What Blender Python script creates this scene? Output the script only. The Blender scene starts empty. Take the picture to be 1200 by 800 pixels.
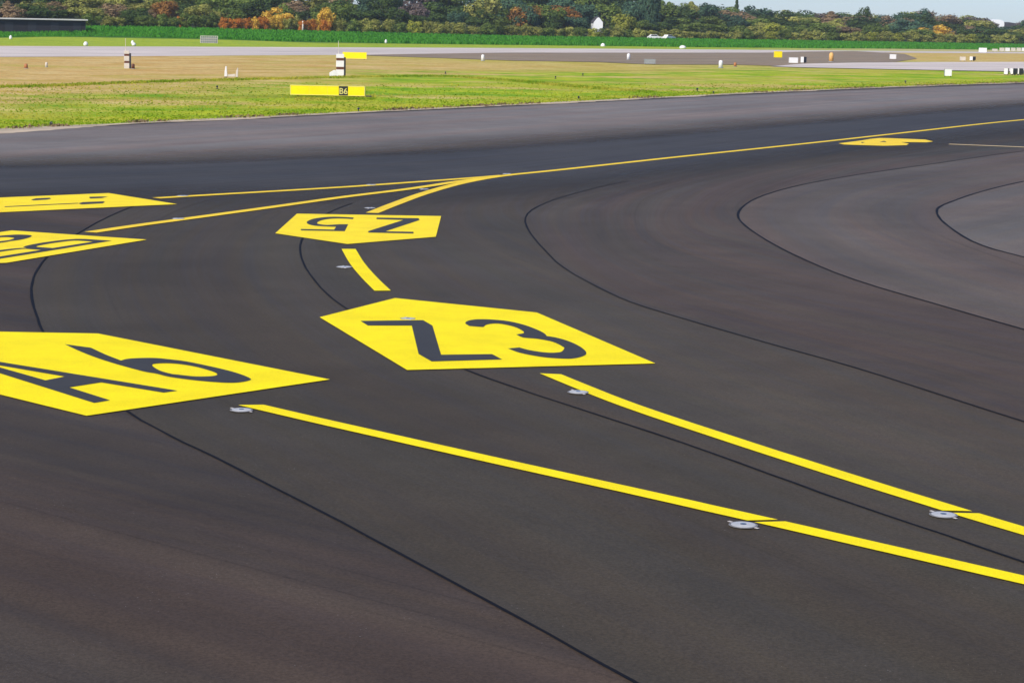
import bpy, bmesh, math, random
from mathutils import Vector, Matrix, noise as mnoise
R = random.Random(11)
sc = bpy.context.scene
col = sc.collection

# ------------------------------------------------------------------ camera
FPX, PITCH, ROLL, H = 2425.58, math.radians(8.705), math.radians(1.14), 5.0
cr, sr, cp, sp = math.cos(ROLL), math.sin(ROLL), math.cos(PITCH), math.sin(PITCH)
cam_d = bpy.data.cameras.new('camera'); cam = bpy.data.objects.new('camera', cam_d); col.objects.link(cam)
cam_d.sensor_width = 36; cam_d.lens = 36 * FPX / 1200; cam_d.clip_end = 20000; cam_d.clip_start = .1
U = Vector((0, sp, cp)); F = Vector((0, cp, -sp)); X = Vector((1, 0, 0))
rt = cr * X + sr * U; up = -sr * X + cr * U
cam.matrix_world = Matrix(((rt.x, up.x, -F.x, 0), (rt.y, up.y, -F.y, 0), (rt.z, up.z, -F.z, H), (0, 0, 0, 1)))
sc.camera = cam

def G(px, py, z=0.0):                       # photo pixel -> point on the level z
    d = rt * (px - 600) - up * (py - 400) + F * FPX
    t = (z - H) / d.z
    return Vector((d.x * t, d.y * t, z))
def hor(px): return 28.6 + .0199 * (px - 600)

# plan coordinates: s = distance towards the far side of the runway, t = along it
DT = Vector((.671, .741)); DS = Vector((-.741, .671))
def st(x, y): return x * DS.x + y * DS.y, x * DT.x + y * DT.y
def xy(s, t): return DS * s + DT * t
def lerp_tab(v, tab):
    if v <= tab[0][0]: return tab[0][1]
    for (a, p), (b, q) in zip(tab, tab[1:]):
        if v <= b: return p + (q - p) * (v - a) / (b - a)
    return tab[-1][1]
def terrain(x, y):
    s, t = st(x, y)
    if s < 296: return 0.0
    A = lerp_tab(t, [(150, .6), (240, .9), (252, 1.3), (262, 1.9), (273, 2.5), (290, 2.5), (415, 1.45), (633, 1.35), (900, 1.2)])
    k = min(1, (s - 296) / 82)
    z = A * (k * .6 + .4 * k * k * (3 - 2 * k))
    if s > 378:
        g = lerp_tab(t, [(200, .055), (420, .05), (560, .045), (760, .028)])
        z += g * (min(s, 620) - 378)
    return z
def at_col(px, s):                          # the point of plan row s seen in the picture column px
    a = (px - 600) / FPX * .985
    # x = a*y ; s = x*DS.x + y*DS.y
    y = s / (a * DS.x + DS.y)
    return a * y, y

# ------------------------------------------------------------------ node helper
class NT:
    def __init__(self, name):
        self.m = bpy.data.materials.new(name); self.m.use_nodes = True
        self.t = self.m.node_tree; self.t.nodes.clear()
        self.out = self.t.nodes.new('ShaderNodeOutputMaterial')
        self.b = self.t.nodes.new('ShaderNodeBsdfPrincipled')
        self.t.links.new(self.b.outputs[0], self.out.inputs[0])
    def n(self, typ, **kw):
        x = self.t.nodes.new(typ)
        for k, v in kw.items(): setattr(x, k, v)
        return x
    def put(self, sock, v):
        if v is None: return
        if hasattr(v, 'links'): self.t.links.new(v, sock)
        else:
            try: sock.default_value = v
            except Exception: sock.default_value = (*v, 1) if len(v) == 3 else v
    def math(self, op, a, b=None, c=None, clamp=False):
        x = self.n('ShaderNodeMath', operation=op, use_clamp=clamp)
        self.put(x.inputs[0], a); self.put(x.inputs[1], b)
        if c is not None: self.put(x.inputs[2], c)
        return x.outputs[0]
    def pos(self): return self.n('ShaderNodeNewGeometry').outputs['Position']
    def uv(self, name='UVMap'): return self.n('ShaderNodeUVMap', uv_map=name).outputs[0]
    def obj(self): return self.n('ShaderNodeTexCoord').outputs['Object']
    def mapv(self, v, scale=(1, 1, 1), rot=0, loc=(0, 0, 0)):
        x = self.n('ShaderNodeMapping'); self.put(x.inputs[0], v)
        x.inputs['Scale'].default_value = scale; x.inputs['Rotation'].default_value = (0, 0, rot); x.inputs['Location'].default_value = loc
        return x.outputs[0]
    def noise(self, v, scale, detail=3, rough=.55):
        x = self.n('ShaderNodeTexNoise'); self.put(x.inputs['Vector'], v)
        x.inputs['Scale'].default_value = scale; x.inputs['Detail'].default_value = detail; x.inputs['Roughness'].default_value = rough
        return x.outputs[0]
    def sep(self, v):
        x = self.n('ShaderNodeSeparateXYZ'); self.put(x.inputs[0], v); return x.outputs
    def rng(self, v, a, b, lo=0., hi=1., smooth=True):
        x = self.n('ShaderNodeMapRange'); x.interpolation_type = 'SMOOTHSTEP' if smooth else 'LINEAR'
        self.put(x.inputs[0], v); x.inputs[1].default_value = a; x.inputs[2].default_value = b
        x.inputs[3].default_value = lo; x.inputs[4].default_value = hi
        return x.outputs[0]
    def mix(self, f, a, b, mode='MIX'):
        x = self.n('ShaderNodeMix', data_type='RGBA', blend_type=mode)
        self.put(x.inputs[0], f); self.put(x.inputs[6], a if hasattr(a, 'links') else (*a, 1)); self.put(x.inputs[7], b if hasattr(b, 'links') else (*b, 1))
        return x.outputs[2]
    def scale(self, c, f):                  # colour times value
        x = self.n('ShaderNodeVectorMath', operation='SCALE'); self.put(x.inputs[0], c if hasattr(c, 'links') else c); self.put(x.inputs[3], f)
        return x.outputs[0]
    def bump(self, h, dist, strength=1):
        x = self.n('ShaderNodeBump'); x.inputs['Strength'].default_value = strength; x.inputs['Distance'].default_value = dist
        self.put(x.inputs['Height'], h); self.t.links.new(x.outputs[0], self.b.inputs['Normal'])
    def fin(self, c, rough=.7, spec=.5, metal=0.):
        self.put(self.b.inputs['Base Color'], c if hasattr(c, 'links') else (*c, 1))
        self.put(self.b.inputs['Roughness'], rough)
        self.b.inputs['Specular IOR Level'].default_value = spec; self.b.inputs['Metallic'].default_value = metal
        return self.m

def plain(name, c, rough=.6, var=.12, scale=6, spec=.5, metal=0., dirt=None):
    n = NT(name); p = n.obj()
    f = n.rng(n.noise(p, scale, 4), .25, .75, 1 - var, 1 + var)
    cc = n.scale(c, f)
    if dirt: cc = n.mix(n.rng(n.noise(p, scale * .6, 5, .65), .52, .72, 0, .7), cc, dirt)
    return n.fin(cc, rough, spec, metal)

ASPH = {}
def asphalt(name, c, warm=(1.07, .975, .94), cool=(.97, 1.0, 1.02), streak=.13, spec=.14, fade=None):
    n = NT(name); uv = n.uv(); p = n.pos()
    s1 = n.noise(n.mapv(uv, (.02, .38, 1)), 1.0, 5, .62)           # long streaks along the paving lane
    s2 = n.noise(n.mapv(uv, (.06, 2.3, 1), loc=(7, 3, 0)), 1.0, 3, .6)
    big = n.noise(p, .11, 4, .6)
    med = n.noise(p, .7, 5, .6)
    fine = n.noise(p, 28, 3, .7)
    grit = n.noise(p, 85, 2, .6)
    v = n.math('ADD', n.rng(s1, .3, .7, 1 - streak, 1 + streak), n.rng(s2, .3, .7, -streak * .4, streak * .4))
    v = n.math('MULTIPLY', v, n.rng(big, .3, .7, .9, 1.1))
    v = n.math('MULTIPLY', v, n.rng(med, .3, .7, .94, 1.06))
    v = n.math('MULTIPLY', v, n.rng(fine, .3, .7, .80, 1.20))
    v = n.math('MULTIPLY', v, n.rng(grit, .35, .65, .88, 1.12))
    tint = n.mix(n.rng(n.noise(n.mapv(uv, (.03, .35, 1), loc=(3, 9, 0)), 1., 3), .35, .65), warm, cool)
    cc = n.scale(n.mix(1., tint, c, 'MULTIPLY'), v)
    spk = n.noise(p, 46, 1, .5)                                    # scattered pale stones
    patch = n.rng(n.noise(p, .55, 3), .48, .62)
    cc = n.mix(n.math('MULTIPLY', n.rng(spk, .765, .80), n.math('MULTIPLY', patch, .8)), cc, (.30, .27, .25))
    s3 = n.noise(n.mapv(uv, (.025, 6.5, 1), loc=(11, 2, 0)), 1., 3, .6)       # tyre rubber drawn out along the turn
    cc = n.scale(cc, n.math('SUBTRACT', 1, n.math('MULTIPLY', n.rng(s3, .60, .72, 0, .24), n.rng(n.noise(n.mapv(uv, (.05, .3, 1)), 1., 2), .45, .6))))
    # worn pale smears
    sm = n.noise(n.mapv(uv, (.12, 2.2, 1), loc=(31, 5, 0)), 1., 5, .7)
    cc = n.mix(n.rng(sm, .66, .82, 0, .16), cc, (.20, .19, .185))
    n.bump(fine, .004, .5)
    n.fin(cc, n.rng(s2, .3, .7, .68, .84), spec)
    if fade:                                                        # older surface wearing out into its neighbour
        ac = n.sep(n.uv('Across')); e = n.math('ADD', ac[0], n.math('MULTIPLY', n.math('SUBTRACT', s1, .5), .22))
        al = n.math('MULTIPLY', n.rng(e, *fade[0]), n.rng(e, *fade[1]))
        t_ = n.n('ShaderNodeBsdfTransparent'); mx = n.n('ShaderNodeMixShader'); n.put(mx.inputs[0], al)
        n.t.links.new(t_.outputs[0], mx.inputs[1]); n.t.links.new(n.b.outputs[0], mx.inputs[2]); n.t.links.new(mx.outputs[0], n.out.inputs[0])
    return n.m

M = {}
base = (.050, .0465, .0455)
M['asphalt'] = asphalt('asphalt', (0.0586, 0.0493, 0.0353))
M['lane0'] = asphalt('asphalt_outer_lane', (.0560, .0428, .0315), streak=.20)
M['lane1'] = asphalt('asphalt_lane', (.0560, .0462, .0320), (1.03, .98, .96), (.98, 1., 1.0), .11)
M['lane2'] = asphalt('asphalt_middle_lane', (.0605, .0498, .0348))
M['lane3'] = asphalt('asphalt_inner_lane', (0.0687, 0.0542, 0.0391), (1.07, .97, .98))
M['lane4'] = asphalt('asphalt_core_lane', (.097, .0790, .0625))
M['lane5'] = asphalt('asphalt_core', (.120, .103, .085), streak=.1)
M['band_light'] = asphalt('asphalt_weathered', (.168, .148, .130), streak=.12, fade=((-.2, -.1, 1, 1), (.58, 1.02, 1, 0)))
M['band_dark'] = asphalt('asphalt_bluish', (.0500, .0462, .0425), (1., 1., 1.), (.96, 1., 1.04), streak=.12, fade=((-.04, .22, 0, 1), (.5, 1.0, 1, 0)))
M['far_asphalt'] = asphalt('far_asphalt', (0.2333, 0.1824, 0.1156), streak=.2)

def paint(name, c, worn):
    n = NT(name); p = n.pos()
    v = n.math('MULTIPLY', n.rng(n.noise(p, 1.1, 4, .6), .3, .7, .93, 1.05), n.rng(n.noise(p, 40, 3, .7), .3, .7, .9, 1.07))
    cc = n.scale(c, v)
    wear = n.math('MULTIPLY', n.rng(n.noise(p, 60, 4, .75), .62, .74), n.rng(n.noise(p, .8, 3), .45, .7, .1, .9))
    cc = n.mix(n.math('MULTIPLY', wear, .5), cc, worn)
    mark = n.noise(n.mapv(p, (.5, 5, 1), rot=.5), 1., 4, .7)     # scuffs
    cc = n.mix(n.rng(mark, .68, .82, 0, .22), cc, worn)
    n.bump(n.noise(p, 55, 3, .7), .003, .4)
    return n.fin(cc, .7, .15)
M['yellow'] = paint('yellow_road_paint', (.90, .72, .0), (.45, .34, .0))
M['black_paint'] = paint('black_road_paint', (.046, .045, .0435), (.09, .085, .08))
M['yellow_mid'] = paint('mid_yellow_road_paint', (.90, .68, .015), (.55, .40, .08))  # slightly more orange yellow for the farther panels
M['yellow_deep'] = paint('deep_yellow_road_paint', (.84, .58, .03), (.55, .42, .14))  # duller, more orange yellow for the far lines and far panel
M['yellow_pale'] = paint('pale_yellow_road_paint', (.66, .50, .26), (.45, .38, .24))  # palest yellow, for the short line at the right edge
M['seal'] = plain('joint_sealant', (.006, .0055, .007), .75, .25, 3, spec=.12)
M['concrete'] = plain('pale_concrete', (.46, .43, .42), .85, .1, .05)
n = NT('runway_concrete'); p = n.mapv(n.pos(), (1, 1, 1), rot=-math.atan2(DT.y, DT.x))
v = n.math('MULTIPLY', n.rng(n.noise(n.mapv(p, (.01, .25, 1)), 1., 4, .6), .3, .7, .82, 1.12), n.rng(n.noise(p, .08, 3), .3, .7, .93, 1.07))
cc = n.scale((.55, .48, .42), v)
cc = n.mix(n.rng(n.noise(n.mapv(p, (.012, .16, 1), loc=(4, 9, 0)), 1., 3), .62, .74, 0, .55), cc, (.15, .145, .15))
M['runway'] = n.fin(cc, .85, .2)
M['edge'] = plain('dusty_pavement_edge', (.42, .33, .22), .9, .3, .5, dirt=(.2, .16, .11))

# ground: short infield grass, dry and green by its place, meadow and wood floor beyond the runway
n = NT('airfield_grass'); P = n.pos(); sx = n.sep(P)
S = n.math('ADD', n.math('MULTIPLY', sx[0], DS.x), n.math('MULTIPLY', sx[1], DS.y))
T = n.math('ADD', n.math('MULTIPLY', sx[0], DT.x), n.math('MULTIPLY', sx[1], DT.y))
pr = n.mapv(P, (1, 1, 1), rot=-math.atan2(DT.y, DT.x))
nb = n.noise(n.mapv(P, (.03, .075, 1)), 1., 4, .6)
nm = n.noise(n.mapv(P, (.16, .3, 1)), 1., 5, .65)
nf = n.noise(P, 1.6, 5, .75)
nh = n.noise(P, .16, 6, .72)
nk = n.noise(P, .055, 5, .7)
green = n.mix(n.rng(nh, .36, .64), (.135, .29, .004), (.38, .44, .012))
green = n.mix(n.rng(nk, .45, .62, 0, .7), green, (.42, .39, .03))
dry = n.mix(n.rng(nh, .34, .66), (.47, .28, .075), (.57, .42, .17))
dry = n.mix(n.rng(nk, .48, .68, 0, .7), dry, (.38, .33, .05))
lim = n.rng(T, 60, 150, 92, 150, False)
Sn = n.math('SUBTRACT', S, lim)
Sn = n.math('ADD', Sn, n.math('MULTIPLY', n.math('SUBTRACT', nk, .5), 60))
Sn = n.math('ADD', Sn, n.math('MULTIPLY', n.math('SUBTRACT', nh, .5), 40))
d = n.rng(Sn, -14, 16)
d = n.math('MULTIPLY', d, n.rng(T, 150, 260, 1, .45))
d = n.math('MAXIMUM', d, n.math('MULTIPLY', n.rng(n.math('ADD', nb, n.math('MULTIPLY', nh, .5)), .74, .90), .8))
d = n.math('MAXIMUM', d, n.rng(T, 285, 335, 0, .9))
d = n.math('MULTIPLY', d, n.rng(n.math('SUBTRACT', S, n.rng(T, 40, 190, 78, 104, False)), 2, 10))
inf = n.mix(d, green, dry)
# old mowing and drainage lines: long darker bands along the runway
ml = n.noise(n.mapv(pr, (.008, .16, 1), loc=(5, 2, 0)), 1., 3, .5)
inf = n.mix(n.rng(ml, .60, .68, 0, .4), inf, (.26, .19, .035))
strip = n.mix(n.rng(nm, .3, .7), (.23, .33, .02), (.34, .40, .03))
strip = n.mix(n.rng(T, 400, 520, 0, .8), strip, (.46, .38, .18))
far = n.mix(n.rng(nm, .3, .7), (.03, .11, .01), (.05, .15, .015))
floor = n.mix(n.rng(nm, .3, .7), (.03, .045, .012), (.06, .07, .02))
c = n.mix(n.rng(S, 283, 287), inf, strip)
c = n.mix(n.rng(n.math('SUBTRACT', S, n.rng(T, 240, 285, 26, 0, False)), 312, 318), c, far)
c = n.mix(n.rng(S, 376, 384), c, floor)
c = n.scale(c, n.rng(nf, .25, .75, .72, 1.28))
n.bump(nf, .12, .6)
M['ground'] = n.fin(c, .95, .1)

def foliage(name, a, b, trans=.36, world=False):
    n = NT(name)
    oi = n.n('ShaderNodeObjectInfo').outputs['Random']
    p = n.obj()
    c = n.mix(n.rng(n.noise(n.pos(), .13, 5, .7), .40, .60) if world else n.rng(n.noise(p, 5.0, 3, .7), .34, .66), a, b)
    if not world: c = n.scale(c, n.rng(oi, 0, 1, .78, 1.25, False))
    n.fin(c, .75, .15)
    tr = n.n('ShaderNodeBsdfTranslucent'); n.put(tr.inputs[0], c)
    mx = n.n('ShaderNodeMixShader'); mx.inputs[0].default_value = trans
    n.t.links.new(n.b.outputs[0], mx.inputs[1]); n.t.links.new(tr.outputs[0], mx.inputs[2]); n.t.links.new(mx.outputs[0], n.out.inputs[0])
    return n.m
FO = {
 'dark green': foliage('dark_green_leaves', ( 0.037, 0.072, 0.018), ( 0.093, 0.142, 0.032)),
 'green': foliage('green_leaves', ( 0.078, 0.127, 0.022), ( 0.195, 0.245, 0.049)),
 'olive green': foliage('olive_leaves', ( 0.187, 0.209, 0.037), ( 0.453, 0.432, 0.110)),
 'yellow green': foliage('yellow_green_leaves', ( 0.195, 0.232, 0.024), ( 0.439, 0.427, 0.073)),
 'orange': foliage('orange_leaves', (.40, .12, .015), (.60, .26, .04)),
 'rust orange': foliage('rust_leaves', (.24, .10, .02), (.42, .22, .055)),
 'golden yellow': foliage('golden_leaves', (.50, .27, .02), (.70, .50, .08)),
 'brownish': foliage('brownish_leaves', ( 0.183, 0.128, 0.061), ( 0.354, 0.244, 0.134)),
 'mauve brown': foliage('mauve_leaves', ( 0.091, 0.073, 0.067), ( 0.195, 0.146, 0.122)),
 'blue green': foliage('blue_green_leaves', ( 0.035, 0.082, 0.049), ( 0.101, 0.178, 0.091)),
 'crop': foliage('crop_leaves', (.05, .24, .016), (.12, .38, .03), .55),
 'grass': foliage('grass_blades', (.22, .36, .006), (.58, .52, .06), .55, True),
}
M['bark'] = plain('bark', (.09, .07, .05), .9, .3, 9)
M['white'] = plain('white_paint', (.78, .76, .73), .5, .06, 2, dirt=(.55, .5, .43))
M['offwhite'] = plain('weathered_white_paint', (.62, .56, .47), .6, .12, 2, dirt=(.36, .29, .2))
M['grey'] = plain('galvanised_grey', (.33, .34, .34), .45, .1, 4, metal=.4)
M['dark'] = plain('dark_paint_and_shade', (.018, .018, .022), .5, .15, 3)  # dark parts, and also the shade coloured onto board and cabinet sides
M['sign_yellow'] = plain('sign_yellow', (.90, .72, .004), .5, .05, 1.2, spec=.2)
M['sign_frame'] = plain('sign_frame_yellow', (.80, .68, .12), .5, .05, 2)
M['sign_black'] = plain('sign_black', (.012, .014, .01), .5, .1, 2)
M['sign_text'] = plain('sign_text_yellow', (.80, .70, .2), .5, .05, 2)
M['rust'] = plain('rust_orange_paint', (.42, .16, .05), .6, .15, 3)
M['orange'] = plain('orange_paint', (.72, .40, .12), .6, .15, 3)
M['redbrown'] = plain('red_brown_paint', (.12, .035, .015), .6, .15, 3)
M['silver'] = plain('cast_metal', (.50, .49, .46), .45, .12, 14, metal=.15)
M['silver_dull'] = plain('worn_metal_rim', (.20, .19, .18), .6, .2, 20, metal=.2)
M['lens'] = plain('dark_glass', (.02, .022, .03), .12, .1, 5)
M['groove'] = plain('pale_grout', (.55, .50, .46), .8, .15, 30)
M['roof_pale'] = plain('pale_roof', (.62, .58, .52), .6, .1, .8)
M['wall_dark'] = plain('dark_cladding', (.010, .008, .013), .7, .2, .8)
M['wall_white'] = plain('white_render', (.82, .82, .80), .7, .05, 1)
M['roof_dark'] = plain('dark_roof_tiles', (.05, .045, .05), .8, .2, 4)
M['glass'] = plain('window_glass', (.03, .04, .05), .1, .1, 2)
M['tyre'] = plain('tyre_rubber', (.02, .02, .02), .8, .1, 4)

# ------------------------------------------------------------------ mesh helpers
def link(name, me, mat, parent=None, loc=None):
    o = bpy.data.objects.new(name, me); col.objects.link(o)
    if mat: me.materials.append(mat)
    if parent: o.parent = parent
    if loc is not None: o.location = loc
    return o
def tag(o, label=None, cat=None, group=None, kind=None):
    for k, v in (('label', label), ('category', cat), ('group', group), ('kind', kind)):
        if v: o[k] = v
    return o
def empty(name, loc, rz=0.):
    o = bpy.data.objects.new(name, None); col.objects.link(o); o.location = loc; o.rotation_euler.z = rz
    o.empty_display_size = .2
    return o
class MB:
    def __init__(s): s.v = []; s.f = []
    def box(s, x0, x1, y0, y1, z0, z1):
        b = len(s.v)
        s.v += [(x0, y0, z0), (x1, y0, z0), (x1, y1, z0), (x0, y1, z0), (x0, y0, z1), (x1, y0, z1), (x1, y1, z1), (x0, y1, z1)]
        s.f += [tuple(b + i for i in q) for q in ((3, 2, 1, 0), (4, 5, 6, 7), (0, 1, 5, 4), (1, 2, 6, 5), (2, 3, 7, 6), (3, 0, 4, 7))]
        return s
    def lathe(s, prof, cx=0, cy=0, n=20):       # prof: (radius, z)
        b = len(s.v)
        for r, z in prof:
            for k in range(n):
                a = 2 * math.pi * k / n; s.v.append((cx + r * math.cos(a), cy + r * math.sin(a), z))
        for i in range(len(prof) - 1):
            for k in range(n):
                k2 = (k + 1) % n
                s.f.append((b + i * n + k, b + i * n + k2, b + (i + 1) * n + k2, b + (i + 1) * n + k))
        s.f.append(tuple(b + (len(prof) - 1) * n + k for k in range(n)))
        s.f.append(tuple(b + k for k in reversed(range(n))))
        return s
    def tube(s, pts, rad, n=7):
        b = len(s.v)
        for i, (p, r) in enumerate(zip(pts, rad)):
            p = Vector(p); q = Vector(pts[min(i + 1, len(pts) - 1)]) - Vector(pts[max(i - 1, 0)])
            q.normalize(); a = q.orthogonal().normalized(); c = q.cross(a)
            for k in range(n):
                t = 2 * math.pi * k / n; s.v.append(tuple(p + a * (r * math.cos(t)) + c * (r * math.sin(t))))
        for i in range(len(pts) - 1):
            for k in range(n):
                k2 = (k + 1) % n
                s.f.append((b + i * n + k, b + i * n + k2, b + (i + 1) * n + k2, b + (i + 1) * n + k))
        s.f.append(tuple(b + (len(pts) - 1) * n + k for k in range(n))); s.f.append(tuple(b + k for k in reversed(range(n))))
        return s
    def prism(s, poly, y0, y1):                 # outline in x,z drawn out along y
        b = len(s.v); n = len(poly)
        s.v += [(x, y0, z) for x, z in poly] + [(x, y1, z) for x, z in poly]
        s.f += [tuple(b + i for i in range(n)), tuple(b + n + i for i in reversed(range(n)))]
        s.f += [(b + i, b + n + i, b + n + (i + 1) % n, b + (i + 1) % n) for i in range(n)]
        return s
    def mesh(s, name, bevel=0., smooth=False):
        me = bpy.data.meshes.new(name); me.from_pydata(s.v, [], s.f)
        bm = bmesh.new(); bm.from_mesh(me)
        bmesh.ops.recalc_face_normals(bm, faces=bm.faces)
        if bevel: bmesh.ops.bevel(bm, geom=list(bm.edges), offset=bevel, segments=2, affect='EDGES', profile=.6)
        if smooth:
            for f in bm.faces: f.smooth = True
        bm.to_mesh(me); bm.free(); me.update()
        return me
    def build(s, name, mat, parent=None, bevel=0., smooth=False, loc=None):
        return link(name, s.mesh(name, bevel, smooth), mat, parent, loc)

def spline(pts, step):                      # smooth curve through ground points, resampled
    pts = [Vector((p[0], p[1])) for p in pts]
    P = [pts[0] * 2 - pts[1]] + pts + [pts[-1] * 2 - pts[-2]]
    out = []
    for i in range(1, len(P) - 2):
        p0, p1, p2, p3 = P[i - 1:i + 3]
        a = max((p1 - p0).length, 1e-3) ** .5; b = max((p2 - p1).length, 1e-3) ** .5; c = max((p3 - p2).length, 1e-3) ** .5
        m1 = (p2 - p1) + b * ((p1 - p0) / a - (p2 - p0) / (a + b))
        m2 = (p2 - p1) + b * ((p3 - p2) / c - (p3 - p1) / (b + c))
        N = max(3, int((p2 - p1).length / step))
        for k in range(N):
            u = k / N; u2 = u * u; u3 = u2 * u
            out.append(p1 * (2 * u3 - 3 * u2 + 1) + m1 * (u3 - 2 * u2 + u) + p2 * (-2 * u3 + 3 * u2) + m2 * (u3 - u2))
    out.append(pts[-1]); return out
def gpts(px): return [G(*p) for p in px]
def normals(c):
    r = []
    for i in range(len(c)):
        d = (c[min(i + 1, len(c) - 1)] - c[max(i - 1, 0)]).normalized(); r.append(Vector((-d.y, d.x)))
    return r
def add_uv(me, uvs):
    l = me.uv_layers.new(name='UVMap')
    for lp in me.loops: l.data[lp.index].uv = uvs[lp.vertex_index]
def strip_mesh(name, c, w, z, jit=0., skew=0.):   # ribbon of width w along curve c
    N = normals(c); v = []; f = []
    for i, (p, nn) in enumerate(zip(c, N)):
        ww = w(i / (len(c) - 1)) * (1 + .35 * mnoise.noise((p.x * 1.1, p.y * 1.1, 9))) if callable(w) else w
        j = (mnoise.noise((p.x * 1.7, p.y * 1.7, 3)) * jit) if jit else 0
        d = Vector((nn.y, -nn.x))
        sk = d * skew * ww if i in (0, len(c) - 1) else Vector((0, 0))
        a = p + nn * (ww / 2 + j) + sk * .5; b = p - nn * (ww / 2 - j) - sk * .5
        v += [(a.x, a.y, z), (b.x, b.y, z)]
    for i in range(len(c) - 1): f.append((2 * i + 1, 2 * i + 3, 2 * i + 2, 2 * i))
    me = bpy.data.meshes.new(name); me.from_pydata(v, [], f); me.update()
    return me
def resample(c, n):
    L = [0]
    for a, b in zip(c, c[1:]): L.append(L[-1] + (b - a).length)
    out = []; j = 0
    for k in range(n):
        d = L[-1] * k / (n - 1)
        while j < len(L) - 2 and L[j + 1] < d: j += 1
        u = (d - L[j]) / max(1e-6, L[j + 1] - L[j]); out.append(c[j].lerp(c[j + 1], min(1, u)))
    return out, L[-1]
def lane(name, ca, cb, z, mat, n=90, m=10, k=0, uvf=None):
    A, la = resample(ca, n); B, lb = resample(cb, n)
    v = []; uv = []; f = []; LL = (la + lb) / 2
    for i in range(n):
        for j in range(m + 1):
            p = A[i].lerp(B[i], j / m); v.append((p.x, p.y, z)); uv.append((LL * i / (n - 1) + 50 * k, (A[i] - B[i]).length * j / m + 17 * k))
    for i in range(n - 1):
        for j in range(m):
            a = i * (m + 1) + j; f.append((a, a + m + 1, a + m + 2, a + 1))
    if uvf: uv = [uvf(Vector(q)) for q in v]
    me = bpy.data.meshes.new(name); me.from_pydata(v, [], f); add_uv(me, uv)
    l2 = me.uv_layers.new(name='Across')
    for lp in me.loops: l2.data[lp.index].uv = ((lp.vertex_index % (m + 1)) / m, (lp.vertex_index // (m + 1)) / (n - 1))
    me.update()
    if sum(p_.normal.z for p_ in me.polygons) < 0: me.flip_normals()
    o = link(name, me, mat); return tag(o, kind='structure')
def fill_mesh(name, loops, z, uvf=None):    # flat polygon with holes
    bm = bmesh.new()
    for lp in loops:
        vs = [bm.verts.new((p[0], p[1], z)) for p in lp]
        for a, b in zip(vs, vs[1:] + vs[:1]): bm.edges.new((a, b))
    bmesh.ops.triangle_fill(bm, use_beauty=True, edges=list(bm.edges))
    bmesh.ops.recalc_face_normals(bm, faces=bm.faces)
    for fa in bm.faces:
        fa.normal_update()
        if fa.normal.z < 0: fa.normal_flip()
    me = bpy.data.meshes.new(name); bm.to_mesh(me); bm.free()
    if uvf: add_uv(me, [uvf(v.co) for v in me.vertices])
    return me

# ------------------------------------------------------------------ ground
ss = [-400, -150, 0, 150, 280, 290] + [296 + 6 * i for i in range(0, 22)] + [440, 470, 500, 540, 580, 620, 700, 900, 1400, 2600, 6000]
tt = [-3000, -900, -300, 0, 100] + [150 + 20 * i for i in range(0, 36)] + [900, 1000, 1200, 1700, 3000, 7000]
v = []; f = []
for s in ss:
    for t in tt:
        q = xy(s, t); v.append((q.x, q.y, terrain(q.x, q.y) + (mnoise.noise((q.x * .03, q.y * .03, 0)) * .35 * min(1, (s - 300) / 40) if s > 300 else 0)))
for i in range(len(ss) - 1):
    for j in range(len(tt) - 1):
        a = i * len(tt) + j; f.append((a, a + 1, a + len(tt) + 1, a + len(tt)))
me = bpy.data.meshes.new('ground'); me.from_pydata(v, [], f); me.update()
if me.polygons[0].normal.z < 0: me.flip_normals()
for p_ in me.polygons: p_.use_smooth = True
tag(link('ground', me, M['ground']), kind='structure')

EDGE = [(-600, 196), (-300, 170), (-100, 158), (0, 152.5), (100, 147.5), (200, 142.5), (300, 138), (400, 132.8), (500, 128), (600, 123.2), (700, 118.2), (800, 113.2), (900, 108.3), (1000, 104), (1100, 100.2), (1200, 97), (1350, 93), (1500, 90.5)]
edge = spline(gpts(EDGE), 3)
rough_edge = []
nn = normals(edge)
dense, _ = resample(edge, 900); dn = normals(dense)
for p_, q in zip(dense, dn):
    rough_edge.append(p_ + q * (mnoise.noise((p_.x * .35, p_.y * .35, 1)) * .22 + mnoise.noise((p_.x * 1.8, p_.y * 1.8, 5)) * .12))
poly = rough_edge + [Vector((170, 160)), Vector((170, -70)), Vector((-120, -70))]
ang = math.atan2(.75, .66)
def wuv(co): return (co.x * .5 + co.y * .86, -co.x * .86 + co.y * .5)
tag(link('taxiway', fill_mesh('taxiway', [poly], .004, wuv), M['asphalt']), kind='structure')

S1 = [(1120, 1010), (930, 910), (740, 799), (640, 743), (500, 667), (400, 613), (330, 577), (250, 536), (200, 512), (150, 484), (95, 440), (52, 392), (44, 375), (38, 355), (36.5, 338), (42, 320), (54, 303), (72, 287), (95, 272), (122, 257), (152, 244), (190, 233)]
S2 = [(1500, 755), (1350, 707), (1200, 660), (1110, 629), (1000, 592), (900, 556), (800, 520), (700, 487), (600, 454), (545, 434), (470, 398), (405, 362), (383, 345), (363, 322), (352.5, 301), (353, 283), (364, 266), (385, 250), (412, 239), (450, 229)]
S3 = [(1500, 583), (1350, 540), (1200, 495), (1100, 463), (1000, 431), (900, 403), (800, 374), (740, 355), (700, 337), (660, 314), (632, 287), (617, 266), (618, 251), (640, 238), (680, 225.5), (724, 215), (780, 206)]
S4 = [(1500, 470), (1350, 431), (1200, 387), (1100, 358), (1000, 328), (930, 299), (890, 277), (868, 260), (865.5, 249), (880, 236), (905, 226), (940, 217), (1000, 206), (1090, 193), (1180, 180), (1300, 166)]
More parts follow.
